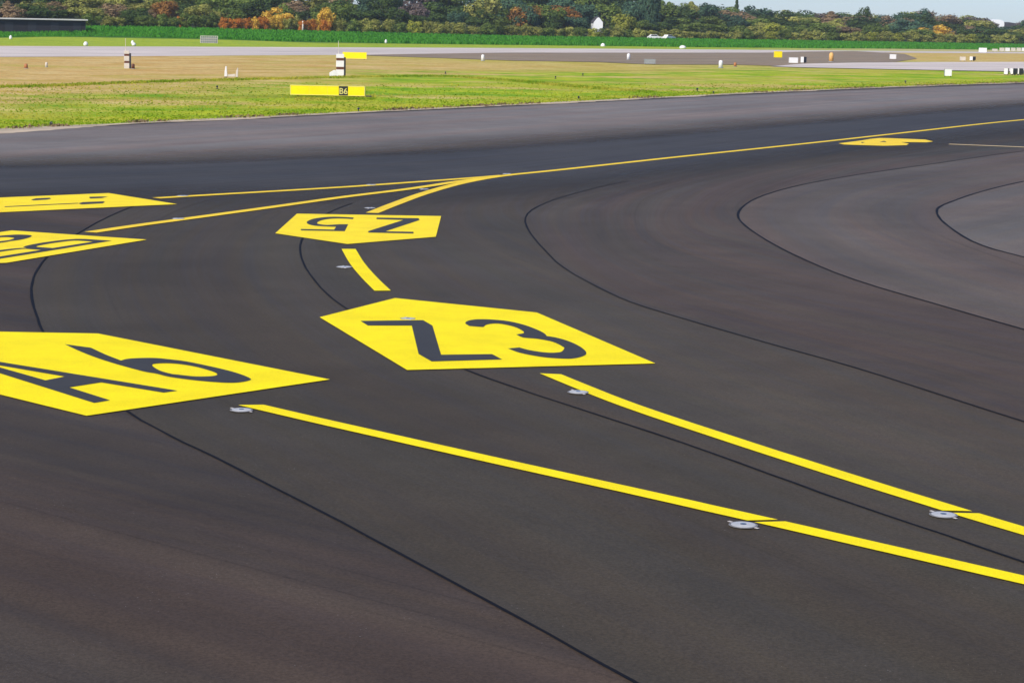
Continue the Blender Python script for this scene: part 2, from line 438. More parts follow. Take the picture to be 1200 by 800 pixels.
S5 = [(1500, 364), (1350, 339), (1200, 302), (1150, 288), (1113, 267), (1098, 251), (1101, 243), (1120, 235), (1150, 225), (1200, 213), (1290, 198), (1400, 184)]
c1, c2, c3, c4, c5 = [spline(gpts(s), 1.0) for s in (S1, S2, S3, S4, S5)]
def extend(c, head=True, tail=False, far=45.):       # carry a joint on past the edge of the view
    if head:
        d = (c[0] - c[6]).normalized(); c = [c[0] + d * far * (1 - k / 30) for k in range(30)] + c
    if tail:
        d = (c[-1] - c[-7]).normalized(); c = c + [c[-1] + d * far * (k + 1) / 30 for k in range(30)]
    return c
c1 = extend(c1, far=8); c2 = extend(c2, far=6); c3 = extend(c3, far=20); c4h = extend(c4, far=40); c4 = extend(c4, True, True); c5 = extend(c5, True, True, 50)
n1 = normals(c1)
side = 1 if (c1[10] + n1[10] * 5 - c2[10]).length > (c1[10] - n1[10] * 5 - c2[10]).length else -1
c0 = [p_ + q * side * 13 for p_, q in zip(c1, n1)]
sd = (G(420, 615) - G(60, 530)).xy.normalized()
def suv(co): return (co.x * sd.x + co.y * sd.y, -co.x * sd.y + co.y * sd.x)
lane('asphalt_paving', c0, c1, .0080, M['lane0'], k=0, m=14, uvf=suv)
lane('asphalt_paving', c1, c2, .0085, M['lane1'], k=1)
lane('asphalt_paving', c2, c3, .0090, M['lane2'], k=2, m=14)
lane('asphalt_paving', c3, c4h, .0095, M['lane3'], k=3, m=14)
lane('asphalt_paving', c4, c5, .0100, M['lane4'], k=4)
n5 = normals(c5); c6 = [p_ - q * side * 16 for p_, q in zip(c5, n5)]
ctr = sum((Vector(p_) for p_ in c5), Vector((0, 0))) / len(c5)
tag(link('asphalt_paving', fill_mesh('asphalt_paving', [c5], .0105, wuv), M['lane5']), kind='structure')
Bu = spline(gpts([(-300, 200), (-100, 192), (100, 188), (300, 182), (500, 173), (700, 159), (900, 143), (1050, 131), (1200, 119.5), (1350, 110), (1500, 103)]), 2)
B_ = spline(gpts([(-300, 207), (-100, 199), (100, 195), (300, 190), (500, 182), (700, 168.5), (900, 152), (1050, 139), (1200, 126.5), (1350, 116), (1500, 108)]), 2)
C_ = spline(gpts([(-300, 262), (-100, 254), (100, 252), (300, 254), (500, 258), (640, 252), (760, 236), (900, 212), (1050, 192), (1200, 174), (1350, 160), (1500, 150)]), 2)
lane('asphalt_paving', Bu, C_, .0130, M['band_dark'], k=6, n=120)
inner = [p_ for p_ in spline(gpts([(a, b + 2.2) for a, b in EDGE[1:]]), 2)]
lane('asphalt_paving', inner, B_, .0150, M['band_light'], k=7, n=120)
# dusty strip between grass and asphalt
v = []; f = []
for i, (p_, q) in enumerate(zip(dense, dn)):
    sgn = 1 if q.y > 0 else -1
    w1 = .55 + .5 * mnoise.noise((p_.x * .21, p_.y * .21, 2)); w0 = .5 + .9 * max(0, mnoise.noise((p_.x * .13, p_.y * .13, 8))) + .25 * mnoise.noise((p_.x * 1.3, p_.y * 1.3, 8)) + lerp_tab(p_.x, [(-24, 1.6), (-19, 0)])
    a = p_ + q * sgn * w1; b = p_ - q * sgn * w0
    v += [(a.x, a.y, .019), (b.x, b.y, .019)]
for i in range(len(dense) - 1): f.append((2 * i, 2 * i + 1, 2 * i + 3, 2 * i + 2))
me = bpy.data.meshes.new('pavement_edge'); me.from_pydata(v, [], f); me.update()
tag(link('pavement_edge', me, M['edge']), kind='structure')

# far runway and taxiways
def sheet(name, px, z, mat, step=25):
    pts = [G(*p) for p in px]
    return tag(link(name, fill_mesh(name, [pts], z, lambda co: (co.x * DT.x + co.y * DT.y, co.x * DS.x + co.y * DS.y)), mat), kind='structure')
sheet('runway', [(-300, 73), (-100, 69), (0, 67.2), (100, 66.6), (200, 66), (300, 65.2), (440, 64.6), (520, 63.6), (600, 62.4), (750, 62.4), (900, 62.3), (1000, 61.7), (1100, 62.4), (1300, 63.5), (1300, 62.0), (1200, 61.4), (1000, 59.6), (900, 58.4), (750, 57.3), (600, 56.6), (300, 55.4), (150, 54.8), (0, 54.4), (-100, 54), (-300, 53.6)], .02, M['runway'])
sheet('far_taxiway', [(420, 64.9), (440, 66), (520, 68.6), (600, 71.6), (700, 73.2), (760, 76), (860, 76.3), (905, 77.6), (960, 75), (1050, 73), (1075, 69), (1060, 63.5), (1000, 60.2), (940, 61), (900, 62.1), (750, 62.2), (600, 62.2), (520, 63.2)], .05, M['far_asphalt'])
sheet('far_taxiway', [(902, 78.6), (940, 75.6), (1000, 74.2), (1080, 73.4), (1200, 73.2), (1350, 73.6), (1350, 88), (1200, 84.8), (1100, 83), (1000, 81), (940, 79.8)], .08, M['runway'])

# ------------------------------------------------------------------ seams
SEAL_SUB = [('long curved joint sealed black, nearest the camera, passing under the A6 panel', c1, lambda u: .052 if u < .3 else .04, (.0, .985)),
            ('curved black joint passing under the Z3 and Z5 panels', c2, lambda u: .040, (0, .97)),
            ('curved black joint sweeping through the middle of the taxiway right of Z3', c3, lambda u: .040, (0, .97)),
            ('curved black joint in the inner bend on the right', c4, lambda u:   .06 if u < .7 else max(.012, .06 - (u - .7) * .5), (0, .98)),
            ('shortest curved black joint at the right edge, around the palest asphalt', c5, lambda u: .07 if u < .6 else .03, (0, .97))]
for lab, c, w, (a, b) in SEAL_SUB:
    c = c[0:int(b * len(c))]
    tag(link('joint_seal', strip_mesh('joint_seal', c, w, .0185, .012), M['seal']), lab, 'pavement joint', 'sealed joints in the asphalt')

# ------------------------------------------------------------------ painted markings
ZP, ZG = .022, .026
def line(px, w, lab, skew=0., mat='yellow'):
    c = spline(gpts(px), .6)
    tag(link('taxiway_line', strip_mesh('taxiway_line', c, w, ZP, .006, skew), M[mat]), lab, 'painted line', 'yellow taxiway centre lines')
line([(294, 476), (400, 500.6), (500, 523.2), (600, 545.7), (700, 567.8), (800, 590.2), (893.8, 611.3)], .27, 'long yellow line running from the A6 panel to its cut in the foreground', .7)
line([(902, 613.2), (1000, 635.6), (1200, 681.6), (1400, 727)], .27, 'nearest yellow line, beyond the cut, running off the right edge below its twin', .7)
line([(645, 439.5), (690, 458), (740, 477.3), (840, 511), (940, 543.4), (1040, 575.2), (1122, 600.4)], .27, 'long yellow line starting at the base of the Z3 panel', .6)
line([(1130, 603), (1200, 624), (1400, 682)], .27, 'short yellow line past the cut at the right edge, upper of two', .6)
line([(408.5, 292.8), (418.6, 309.7), (432, 325.6), (448.5, 341.8)], .31, 'short curved yellow dash between the Z5 and Z3 panels', 0)
line([(436, 250.4), (460, 240.8), (500, 226.4), (545, 214.3), (590, 206.6), (640, 201.4), (700, 194.9), (790, 185), (880, 175.6), (970, 166), (1060, 156), (1150, 145.8), (1200, 140.8), (1350, 127.8), (1600, 107)], .34, 'long curved yellow line sweeping from the Z5 panel to the right edge', 0, 'yellow_deep')
ZP = .0227
line([(106, 273.2), (160, 265.2), (220, 257), (320, 243.3), (400, 232), (480, 222), (540, 213), (585, 207.2)], .34, 'yellow line from the B6 panel joining the long curved line', 0, 'yellow_deep')
ZP = .0234
line([(183, 233), (250, 229), (320, 225), (400, 220.2), (480, 214.6), (544, 210), (590, 206.3)], .36, 'farthest yellow line, from the upper left panel joining the long curve', 0, 'yellow_deep')
ZP = .022
line([(1112, 169.5), (1150, 171), (1200, 173), (1300, 177.2), (1500, 186)], .42, 'short pale yellow line at the right edge beside the farthest panel', 0, 'yellow_pale')

def frame(D, C, B):                          # local axes of a panel from base left, base right, right shoulder
    D, C, B = G(*D), G(*C), G(*B); o = ((C + D) / 2).xy; u = (B - C).xy.normalized(); e = Vector((u.y, -u.x))
    return o, e, u
def loc2w(fr, pts): return [fr[0] + fr[1] * a + fr[2] * b for a, b in pts]
def w2loc(fr, px): return [((G(*p).xy - fr[0]) @ fr[1], (G(*p).xy - fr[0]) @ fr[2]) for p in px]
def panel(outline, lab, mat='yellow'):
    return tag(link('direction_panel', fill_mesh('direction_panel', [outline], ZP), M[mat]), lab, 'taxiway marking', 'painted direction panels')
def glyph(par, name, loops, lab=None):
    o = link(name, fill_mesh(name, loops, ZG), M['black_paint'], par)
    if lab: o['label'] = lab
gp = lambda pts: [G(*p).xy for p in pts]
# Z3
pz3 = panel(gp([(374.5, 373), (463, 350.5), (629, 367.5), (768, 427.3), (477, 435)]), 'large yellow pentagon panel reading Z3 in the middle of the taxiway')
glyph(pz3, 'letter', [gp([(422.3, 377.6), (495.7, 376.7), (506.7, 383.1), (516.8, 417.4), (576.5, 416.6), (588.4, 422.9), (505.8, 425.3), (490.5, 416.6), (482.5, 383.1), (431.1, 383.1)])])
def smooth_loop(pts, sharp=(), k=4):
    n_ = len(pts); out = []
    for i in range(n_):
        p0, p1, p2, p3 = [Vector(pts[(i + d) % n_]) for d in (-1, 0, 1, 2)]
        m1 = Vector((0, 0)) if False else (p2 - p0) / 2; m2 = (p3 - p1) / 2
        if i in sharp: m1 = (p2 - p1)
        if (i + 1) % n_ in sharp: m2 = (p2 - p1)
        for q in range(k):
            u = q / k; u2 = u * u; u3 = u2 * u
            out.append(p1 * (2 * u3 - 3 * u2 + 1) + m1 * (u3 - 2 * u2 + u) + p2 * (3 * u2 - 2 * u3) + m2 * (u3 - u2))
    return out
three = [(545.2, 380.3), (549, 377.3), (560, 375.7), (578.3, 376.1), (596.7, 378.1), (615, 382.5), (629.7, 388), (637.9, 392.3), (640.7, 395.4), (651.7, 397.2), (666.3, 401.4), (679.2, 407.5), (686.9, 414.3), (683.8, 418.8), (670, 422), (651.7, 421.6), (633.3, 419.8), (609.5, 415.2), (595.2, 410), (608.6, 408.8), (620.5, 412), (640.7, 414.8), (656.3, 414.3), (660.8, 410.6), (659.9, 408.2), (648, 402.3), (629.7, 398.7), (613.2, 397.2), (604.9, 393.5), (613.2, 392.3), (613.2, 389.9), (602.2, 384.4), (583.8, 380.7), (571, 381.8), (566.4, 384.9), (549.8, 383.6)]
glyph(pz3, 'digit', [smooth_loop(gp(three), (8, 18, 19, 28, 29, 34, 35))])
# Z5
q5 = lambda pts: gp([(310 + a * .18333, 240 + b * .18333) for a, b in pts])
pz5 = panel(gp([(517, 254.2), (510.7, 278.5), (407, 287), (322.5, 274.4), (348, 251.4)]), 'smaller yellow panel reading Z5 upside down beyond the curved dash', 'yellow_mid')
glyph(pz5, 'letter', [q5([(717, 88), (985, 92), (990, 104), (772, 176), (952, 179), (952, 190), (663, 184), (663, 175), (888, 103), (715, 98)])])
glyph(pz5, 'digit', [smooth_loop(q5([(570, 88), (480, 83), (400, 84), (320, 94), (274, 112), (276, 128), (320, 140), (400, 145), (457, 147), (445, 165), (232, 161), (232, 170), (440, 174), (512, 175), (535, 131), (480, 131), (400, 135), (345, 129), (338, 118), (370, 104), (430, 95), (500, 94), (565, 98)]), (0, 8, 9, 10, 11, 13, 14, 22))])
# A6
f6 = frame((102, 489), (386, 446), (115, 392.2))
pa6 = panel(loc2w(f6, [(-2.06, -.03), (2.06, .03), (2.06, 5.58), (0, 7.72), (-2.06, 5.5)]), 'nearest yellow pentagon panel reading A6 at the left edge')
glyph(pa6, 'letter', [loc2w(f6, [(-1.49, .62), (-1.22, .65), (-1.075, 1.79), (-.52, 1.84), (-.35, .655), (-.115, .655), (-.75, 5.0), (-.965, 5.0)]), loc2w(f6, [(-1.005, 2.46), (-.63, 2.55), (-.85, 4.3)])])
six_o = [(75.8, 405), (106.7, 409.2), (123.3, 417), (141.7, 424.2), (150, 422.2), (166.7, 421.2), (183.3, 421.3), (200, 423), (216.7, 425), (241.7, 430), (266.7, 435.8), (283.3, 440.8), (293.3, 445.3), (292.5, 447.5), (280, 450), (263.3, 450.3), (233.3, 448), (200, 443.7), (183.3, 439.7), (166.7, 436.7), (133.3, 427.5), (108.3, 419.2), (90, 411.7)]
six_i = [(178.3, 430), (183.3, 427.8), (200, 427.5), (216.7, 429.2), (233.3, 432.5), (250, 437.5), (254.7, 440.8), (248.3, 442.5), (230, 443), (208.3, 440.8), (200, 439.7), (186.7, 435.8)]
glyph(pa6, 'digit', [smooth_loop(gp(six_o), (0, 1, 3)), smooth_loop(gp(six_i))])
# B6 (seen from behind its base)
fm = frame((171, 282), (15, 271), (15 - 163, 271 + 27))
Bm = G(171, 282).xy; ax = (G(8, 309).xy - Bm).normalized(); e_ = Vector((ax.y, -ax.x))
fm = ((Bm + G(15, 271).xy) / 2, e_, ax)
pm = panel(loc2w(fm, [(-1.84, .03), (1.84, -.03), (1.84, 5.35), (0, 7.4), (-1.84, 5.35)]), 'yellow panel reading B6 sideways at the left edge, between two others', 'yellow_mid')
def bowl(x0, y0, x1, y1, n_=8):              # half round to the right from (x0,y1) down to (x0,y0)
    ym = (y0 + y1) / 2; ry = (y1 - y0) / 2
    return [(x0 + (x1 - x0) * math.sin(math.pi * k / n_) ** .75, ym + ry * math.cos(math.pi * k / n_)) for k in range(n_ + 1)]
bl, br = -1.33, -.28
Bo = [(bl, .68), (bl, 5.0)] + bowl(br - .35, 2.9, br - .08, 5.0) + bowl(br - .35, .68, br, 2.9)[1:]
Bh1 = bowl(br - .42, 1.05, br - .24, 2.62) + [(bl + .24, 1.05), (bl + .24, 2.62)][::1]
Bh2 = bowl(br - .42, 3.05, br - .3, 4.62) + [(bl + .24, 3.05), (bl + .24, 4.62)]
glyph(pm, 'letter', [loc2w(fm, Bo), loc2w(fm, Bh1), loc2w(fm, Bh2)])
s6o = w2loc(f6, six_o); s6i = w2loc(f6, six_i)
glyph(pm, 'digit', [smooth_loop(loc2w(fm, s6o), (0, 1, 3)), smooth_loop(loc2w(fm, s6i))])
# panel at the upper left, inscription seen almost edge on
Bt = G(207, 240).xy; ax = (G(0, 249.6).xy - Bt).normalized(); e_ = Vector((ax.y, -ax.x))
ft = ((Bt + G(128, 227.3).xy) / 2, e_, ax)
pt = panel(loc2w(ft, [(-1.97, .06), (1.97, -.06), (1.97, 5.3), (0, 7.4), (-1.97, 5.3)]), 'yellow panel with dark bars farthest up the left edge', 'yellow_mid')
q8 = lambda pts: gp([(a / 5.4545, 220 + b / 5.4545) for a, b in pts])
glyph(pt, 'lettering', [q8([(500, 106), (530, 98), (662, 93), (670, 98), (655, 106), (520, 113)])])
glyph(pt, 'lettering', [q8([(570, 64), (640, 62), (690, 63), (650, 72), (575, 75)])])
glyph(pt, 'lettering', [q8([(198, 82), (230, 74), (318, 70), (326, 76), (300, 82), (215, 87)])])
glyph(pt, 'lettering', [q8([(30, 126), (200, 117), (500, 103), (500, 107), (200, 121.5), (30, 130)])])
q9 = lambda pts: gp([(970 + a / 8.571, 150 + b / 8.571) for a, b in pts])
pf = panel(q9([(108, 160), (330, 132), (430, 115), (520, 106), (640, 108), (830, 116), (980, 122), (1060, 141), (990, 150), (735, 147), (815, 163), (790, 178), (560, 184), (350, 178), (160, 171)]), 'farthest yellow panel on the right, under the long curved line', 'yellow_deep')
glyph(pf, 'lettering', [q9([(330, 152), (345, 147), (372, 150), (350, 157)])])
glyph(pf, 'lettering', [q9([(520, 150), (560, 136), (575, 138), (590, 150), (560, 146)])])

# ------------------------------------------------------------------ inset lights
def inset(px, py, ang, lab, first=[None], small=1.):
    if first[0] is None:
        r = empty('inset_light', (0, 0, 0))
        MB().lathe([(.150, 0), (.146, .003), (.134, .004)], n=32).build('rim', M['silver_dull'], r, smooth=False)
        MB().lathe([(.128, .0), (.126, .005), (.085, .010), (.03, .011)], n=32).build('cover', M['silver'], r, smooth=False)
        MB().lathe([(.036, .009), (.033, .0125), (.02, .013)], n=18).build('lens', M['lens'], r)
        for sgn in (-1, 1):
            MB().box(sgn * .15 if sgn > 0 else -.20, .20 if sgn > 0 else -.15, -.016, .016, 0, .004).build('light_slot', M['groove'], r, bevel=.003)
        first[0] = r; o = r
    else:
        o = first[0].copy(); col.objects.link(o)
        for ch in first[0].children:
            q = ch.copy(); col.objects.link(q); q.parent = o
    g = G(px, py); o.location = (g.x, g.y, .021); o.rotation_euler.z = ang; o.scale = (small, small, small)
    tag(o, lab, 'taxiway light', 'inset taxiway centre line lights')
def ang_of(a, b):
    d = G(*b) - G(*a); return math.atan2(d.y, d.x)
inset(871, 617, ang_of((800, 588), (900, 612)), 'silver inset light just below the cut of the nearest yellow line')
inset(1105.5, 605, ang_of((1050, 578.8), (1124, 601)), 'silver inset light beside the cut of the line near the right edge')
inset(677.5, 461, ang_of((650, 443), (750, 479)), 'silver inset light left of the start of the Z3 line')
inset(283, 482, ang_of((294, 477), (400, 497)), 'silver inset light between the A6 panel and its yellow line')
inset(403.5, 314, ang_of((418, 309), (432, 325)), 'silver inset light left of the short curved dash', small=1.15)
inset(433.5, 244.7, ang_of((440, 249), (460, 241)), 'silver inset light just behind the Z5 panel', small=1.1)
inset(478, 374.5, ang_of((460, 360), (490, 378)), 'silver inset light set in the yellow of the Z3 panel above the letter', small=.9)
inset(497, 222.6, ang_of((480, 222), (540, 213)), 'silver inset light between two merging yellow lines', small=1.1)
inset(209, 257.2, ang_of((160, 265.2), (220, 257)), 'silver inset light on the yellow line from the B6 panel', small=1.1)
inset(214, 230.4, ang_of((183, 233), (250, 229)), 'silver inset light at the start of the farthest yellow line', small=1.1)
inset(594, 204.5, ang_of((590, 206.6), (640, 201.4)), 'silver inset light where the three yellow lines join', small=1.1)
inset(435, 217.3, ang_of((400, 220.2), (480, 214.6)), 'silver inset light halfway along the farthest yellow line', small=1.1)

# ------------------------------------------------------------------ boards, signs, small airfield equipment
def sz(px, py, n_px): return n_px * (G(px, py).y / cp) / FPX * 1.0
def board(name, lab, cat, px0, px1, ptop, pbot, face, frame_m, side_m, depth=.25, legs=True, yaw=0., group=None, z=0., modules=1):
    pc = (px0 + px1) / 2; g = G(pc, pbot, z); k = g.y / FPX; w = (px1 - px0) * k; h = (pbot - ptop) * k
    r = empty(name, (g.x, g.y, z), yaw); lh = min(.14, h * .16) if legs else 0.
    MB().box(-w / 2, w / 2, 0, depth, lh, h).build('cabinet', side_m, r, bevel=min(.02, h * .03))
    fw = min(.05, h * .07)
    fm_ = MB()
    fm_.box(-w / 2, w / 2, -.02, -.002, h - fw, h); fm_.box(-w / 2, w / 2, -.02, -.002, lh, lh + fw)
    fm_.box(-w / 2, -w / 2 + fw, -.02, -.002, lh + fw, h - fw); fm_.box(w / 2 - fw, w / 2, -.02, -.002, lh + fw, h - fw)
    fm_.build('frame', frame_m, r)
    for m_ in range(modules):
        a = -w / 2 + fw + (w - 2 * fw) * m_ / modules; b = -w / 2 + fw + (w - 2 * fw) * (m_ + 1) / modules
        MB().box(a + .01, b - .01, -.012, -.002, lh + fw, h - fw).build('face_panel', face, r)
    if legs:
        for sgn in ((-1, 1) if modules < 3 else (-1, 0, 1)):
            MB().box(sgn * w * .4 - .03, sgn * w * .4 + .03, depth * .35, depth * .65, 0, lh).build('leg', M['dark'], r)
    return tag(r, lab, cat, group), w, h, lh

# main taxiway sign
yaw = math.radians(4)
r, w, h, lh = board('taxiway_sign', 'long low yellow taxiway sign with a black cell, on the near grass', 'sign', 340, 427.5, 100.6, 114.3, M['sign_yellow'], M['sign_frame'], M['sign_frame'], .35, True, -.03, modules=4)
k = G(384, 114).y / FPX
cx0, cx1 = (397 - 383.75) * k, (407.5 - 383.75) * k
cell = MB().box(cx0, cx1, -.03, -.021, lh + .03, h - .02).build('location_cell', M['sign_black'], r)
tx = bpy.data.curves.new('inscription', 'FONT'); tx.body = 'B6'; tx.size = .55; tx.align_x = 'CENTER'; tx.extrude = .002
tmp = bpy.data.objects.new('inscription', tx); col.objects.link(tmp)
me = bpy.data.meshes.new_from_object(tmp.evaluated_get(bpy.context.evaluated_depsgraph_get()))
bpy.data.objects.remove(tmp); bpy.data.curves.remove(tx); me.materials.clear()
to = link('inscription', me, M['sign_text'], cell)
to.location = ((cx0 + cx1) / 2, -.034, lh + .12); to.rotation_euler.x = math.pi / 2
gx = G(384, 114.5)
MB().box(w / 2 + .05, w / 2 + .42, .02, .3, 0, .16).build('shadow_blob', M['dark'], r, bevel=.02)  # dark box standing for the shadow at the sign's right end
board('taxiway_sign', 'plain yellow sign standing beside the far runway, behind the striped cabinet', 'sign', 401.5, 429.5, 61.5, 70.3, M['sign_yellow'], M['sign_frame'], M['sign_frame'], .3, True, 0, modules=2)
board('taxiway_sign', 'small roundish yellow sign on the far taxiway at the right', 'sign', 907, 916.5, 60.5, 68.5, M['sign_yellow'], M['sign_yellow'], M['sign_frame'], .3, True, .1)

# striped cabinets
def striped(px0, px1, ptop, pbot, lab, white, band, box=True):
    pc = (px0 + px1) / 2; g = G(pc, pbot); k = g.y / FPX; w = (px1 - px0) * k; h = (pbot - ptop) * k
    r = empty('striped_cabinet', g, .12)
    nb = 5; prev = 0
    hs = [.30, .12, .28, .12, .18]
    for i in range(5):
        a = prev; b = prev + hs[i] * h; prev = b; ins = .0 if i % 2 == 0 else .025
        MB().box(-w / 2 + ins, w / 2 - ins, ins, w * .8 - ins, a, b).build('cabinet_section', white if i % 2 == 0 else band, r, bevel=.015 if i % 2 == 0 else 0)
    MB().box(w / 2 + .002, w / 2 + .16, .05, w * .7, 0, h * .86).build('shade_side', M['dark'], r, bevel=.01)  # dark slab standing for the shaded right side of the cabinet
    if box: MB().prism([(-w / 2 - .6, .0), (-w / 2 - .01, 0), (-w / 2 - .01, .5), (-w / 2 - .2, .54), (-w / 2 - .6, .3)], .0, w * .6).build('base_box', M['white'], r, bevel=.02)
    MB().tube([(-w * .2, w * .4, h), (-w * .22, w * .4, h + 1.2)], [.03, .02]).build('antenna', M['offwhite'], r)
    return tag(r, lab, 'equipment cabinet', 'striped airfield cabinets')
striped(394, 403, 64, 89.5, 'white cabinet with dark red bands in front of the far yellow sign', M['white'], M['redbrown'])
striped(145.5, 151.5, 60, 80.5, 'weathered cream cabinet with brown bands on the dry grass at left', M['offwhite'], M['redbrown'], False)

def put_board(lab, px0, px1, pt, pb, face='white', side='grey', yaw=0., depth=.4, cat='marker board', z=0., name='marker_board'):
    return board(name, lab, cat, px0, px1, pt, pb, M[face], M[face], M[side], depth, True, yaw, 'white marker boards on the airfield', z)
put_board('bright white square board on the grass near the right edge', 1107, 1115, 81.5, 90.5, depth=.9, yaw=-.1)
put_board('wide white board with a round neighbour on the far taxiway', 924.5, 935, 67.8, 75, side='offwhite')
put_board('white board with side coloured as shade, right of the wide white one', 938, 942, 67, 74.5, side='dark', yaw=-.7, depth=.8)  # side turned from the sun, its shade put into the colour
put_board('white board alone on the brown verge left of the pale crossing', 1042.5, 1050, 64, 70.2)
put_board('cream board with a dark twin on the verge near the right edge', 1125, 1131.5, 66.8, 72, face='offwhite', side='offwhite')
put_board('board with side coloured as shade on the verge right of its cream twin', 1136, 1140, 66.6, 71.6, side='dark', yaw=-.8, depth=1.)  # dark cabinet colour stands for the shaded side
put_board('tilted white board with end coloured as shade, before the green crop at right', 1147, 1156, 56.5, 62.2, side='dark', yaw=-.25, depth=1.4)  # shaded end given as a dark colour
put_board('translucent grey board on the edge of the far taxiway', 755, 768, 69.6, 76, face='grey', side='grey')
for i, (a, b, fc) in enumerate([(1163, 1169, 'offwhite'), (1171.5, 1177, 'offwhite'), (1178, 1183.5, 'white'), (1185, 1190, 'offwhite'), (1191.5, 1196.5, 'offwhite'), (1197.5, 1203, 'white')]):
    put_board(['leftmost and flattest cream board of the row by the crop', 'second cream board of the row by the crop at right', 'pale board third in the row by the crop at right', 'fourth board of the row by the crop at right', 'fifth board of the row by the crop, next to the last', 'last board of the row by the crop, cut by the right edge'][i], a, b, 56.3 + (1.2 if i == 0 else 0), 60.8, face=fc, side='offwhite', yaw=.1)
for i, (a, lab) in enumerate([(1176.5, 'first of the upright boards at the right edge, white with shade-coloured side'), (1183, 'second upright board at the right edge with a side coloured as shade'), (1190, 'third upright board at the right edge with a slanting side coloured as shade'), (1197.5, 'last upright white board cut off by the right edge')]):
    put_board(lab, a, a + (4.2 if i < 3 else 6), 80.5, 88.2, side='dark' if i < 3 else 'offwhite', yaw=-.75 if i in (1, 2) else -.35, depth=1.1)  # first three: shade of the right sides painted as dark cabinets

def post(px, pt, pb, lab, mat='white', w_px=4., z=0.):
    g = G(px, pb, z); k = g.y / FPX; h = (pb - pt) * k; w = w_px * k
    r = empty('marker_post', (g.x, g.y, z), R.uniform(-.3, .3))
    MB().lathe([(w * .5, 0), (w * .46, h * .85), (w * .3, h * .97), (w * .1, h)], n=14).build('post', M[mat], r, smooth=True)
    MB().lathe([(w * .62, 0), (w * .62, h * .07), (w * .52, h * .09)], n=14).build('base', M['grey'], r)
    return tag(r, lab, 'marker post', 'marker posts on the airfield')
post(736.5, 63, 70.3, 'white post standing on the dark far taxiway')
post(844.5, 71, 80, 'tallest white post at the grass edge left of the yellow round sign', w_px=5)
post(861.5, 73.5, 78.5, 'small orange post beside the tallest white post', 'rust', 3.5)
post(565.8, 64.3, 71.6, 'white post at the far edge of the infield in the middle')
post(974, 62, 73, 'orange post on the far taxiway right of the round yellow sign', 'orange', 5.5)
post(54.5, 73.3, 79, 'small white post on the dry grass at far left', 'offwhite', 3)
post(30.5, 75, 80.5, 'brown stub post on the dry grass nearest the left edge', 'rust', 4.5)
post(156, 75, 81, 'leaning brown stub right of the cream cabinet', 'redbrown', 4)
g = at_col(347, 374)
def dome(px, pt, pb, lab, w_px, s=None):
    if s is None: g = G(px, pb); z = 0.
    else:
        x, y = at_col(px, s); z = terrain(x, y); g = Vector((x, y, z))
    k = g.y / FPX; h = (pb - pt) * k; w = w_px * k / 2
    r = empty('dome_marker', (g.x, g.y, z))
    MB().lathe([(w * .8, 0), (w, h * .3), (w * .92, h * .6), (w * .6, h * .88), (w * .2, h)], n=18).build('dome', M['white'], r, smooth=True)
    MB().lathe([(w * .84, 0), (w * .84, h * .06)], n=18).build('base_ring', M['grey'], r)
    return tag(r, lab, 'dome marker', 'white dome markers along the runway')
dome(100.5, 49, 54.2, 'white ball marker beyond the runway at left', 5.5)
dome(706.5, 51, 56, 'white dome marker beyond the runway below the white house', 5.5)
dome(800, 53.5, 57.6, 'flat white dome marker beyond the runway, right of the house', 8)
dome(146, 44.8, 49, 'upper ball of two white markers behind the cream cabinet', 3.6, 306)
dome(147.5, 50, 54, 'lower ball of two white markers behind the cream cabinet', 5, 291)
dome(2.5, 31, 36, 'white ball marker at the left edge below the dark shed', 3.6, 330)
dome(444.5, 44, 48.5, 'tiny white ball in the crop right of the far yellow sign', 3, 316)

# white twin units on the grass
g = G(271, 92); k = g.y / FPX
r = empty('landing_aid', g, .1)
MB().prism([(-8 * k, .15), (-4.6 * k, .15), (-4.9 * k, .5), (-5.4 * k, .98), (-6.6 * k, 1.02), (-7.6 * k, .6)], 0, .5).build('housing', M['white'], r, bevel=.02)
MB().prism([(-4 * k, .14), (4.5 * k, .14), (4.5 * k, .36), (-4 * k, .30)], 0, .5).build('plate', M['offwhite'], r, bevel=.01)
MB().prism([(5 * k, .12), (7.6 * k, .12), (8 * k, .85), (7 * k, .9), (5.4 * k, .55)], 0, .4).build('housing', M['offwhite'], r, bevel=.02)
for x in (-7.2, -5.2, 6.0, 7.2): MB().tube([(x * k, .2, 0), (x * k, .2, .16)], [.03, .03]).build('leg', M['dark'], r)
tag(r, 'white twin housings joined by a low plate on the dry grass', 'landing aid')

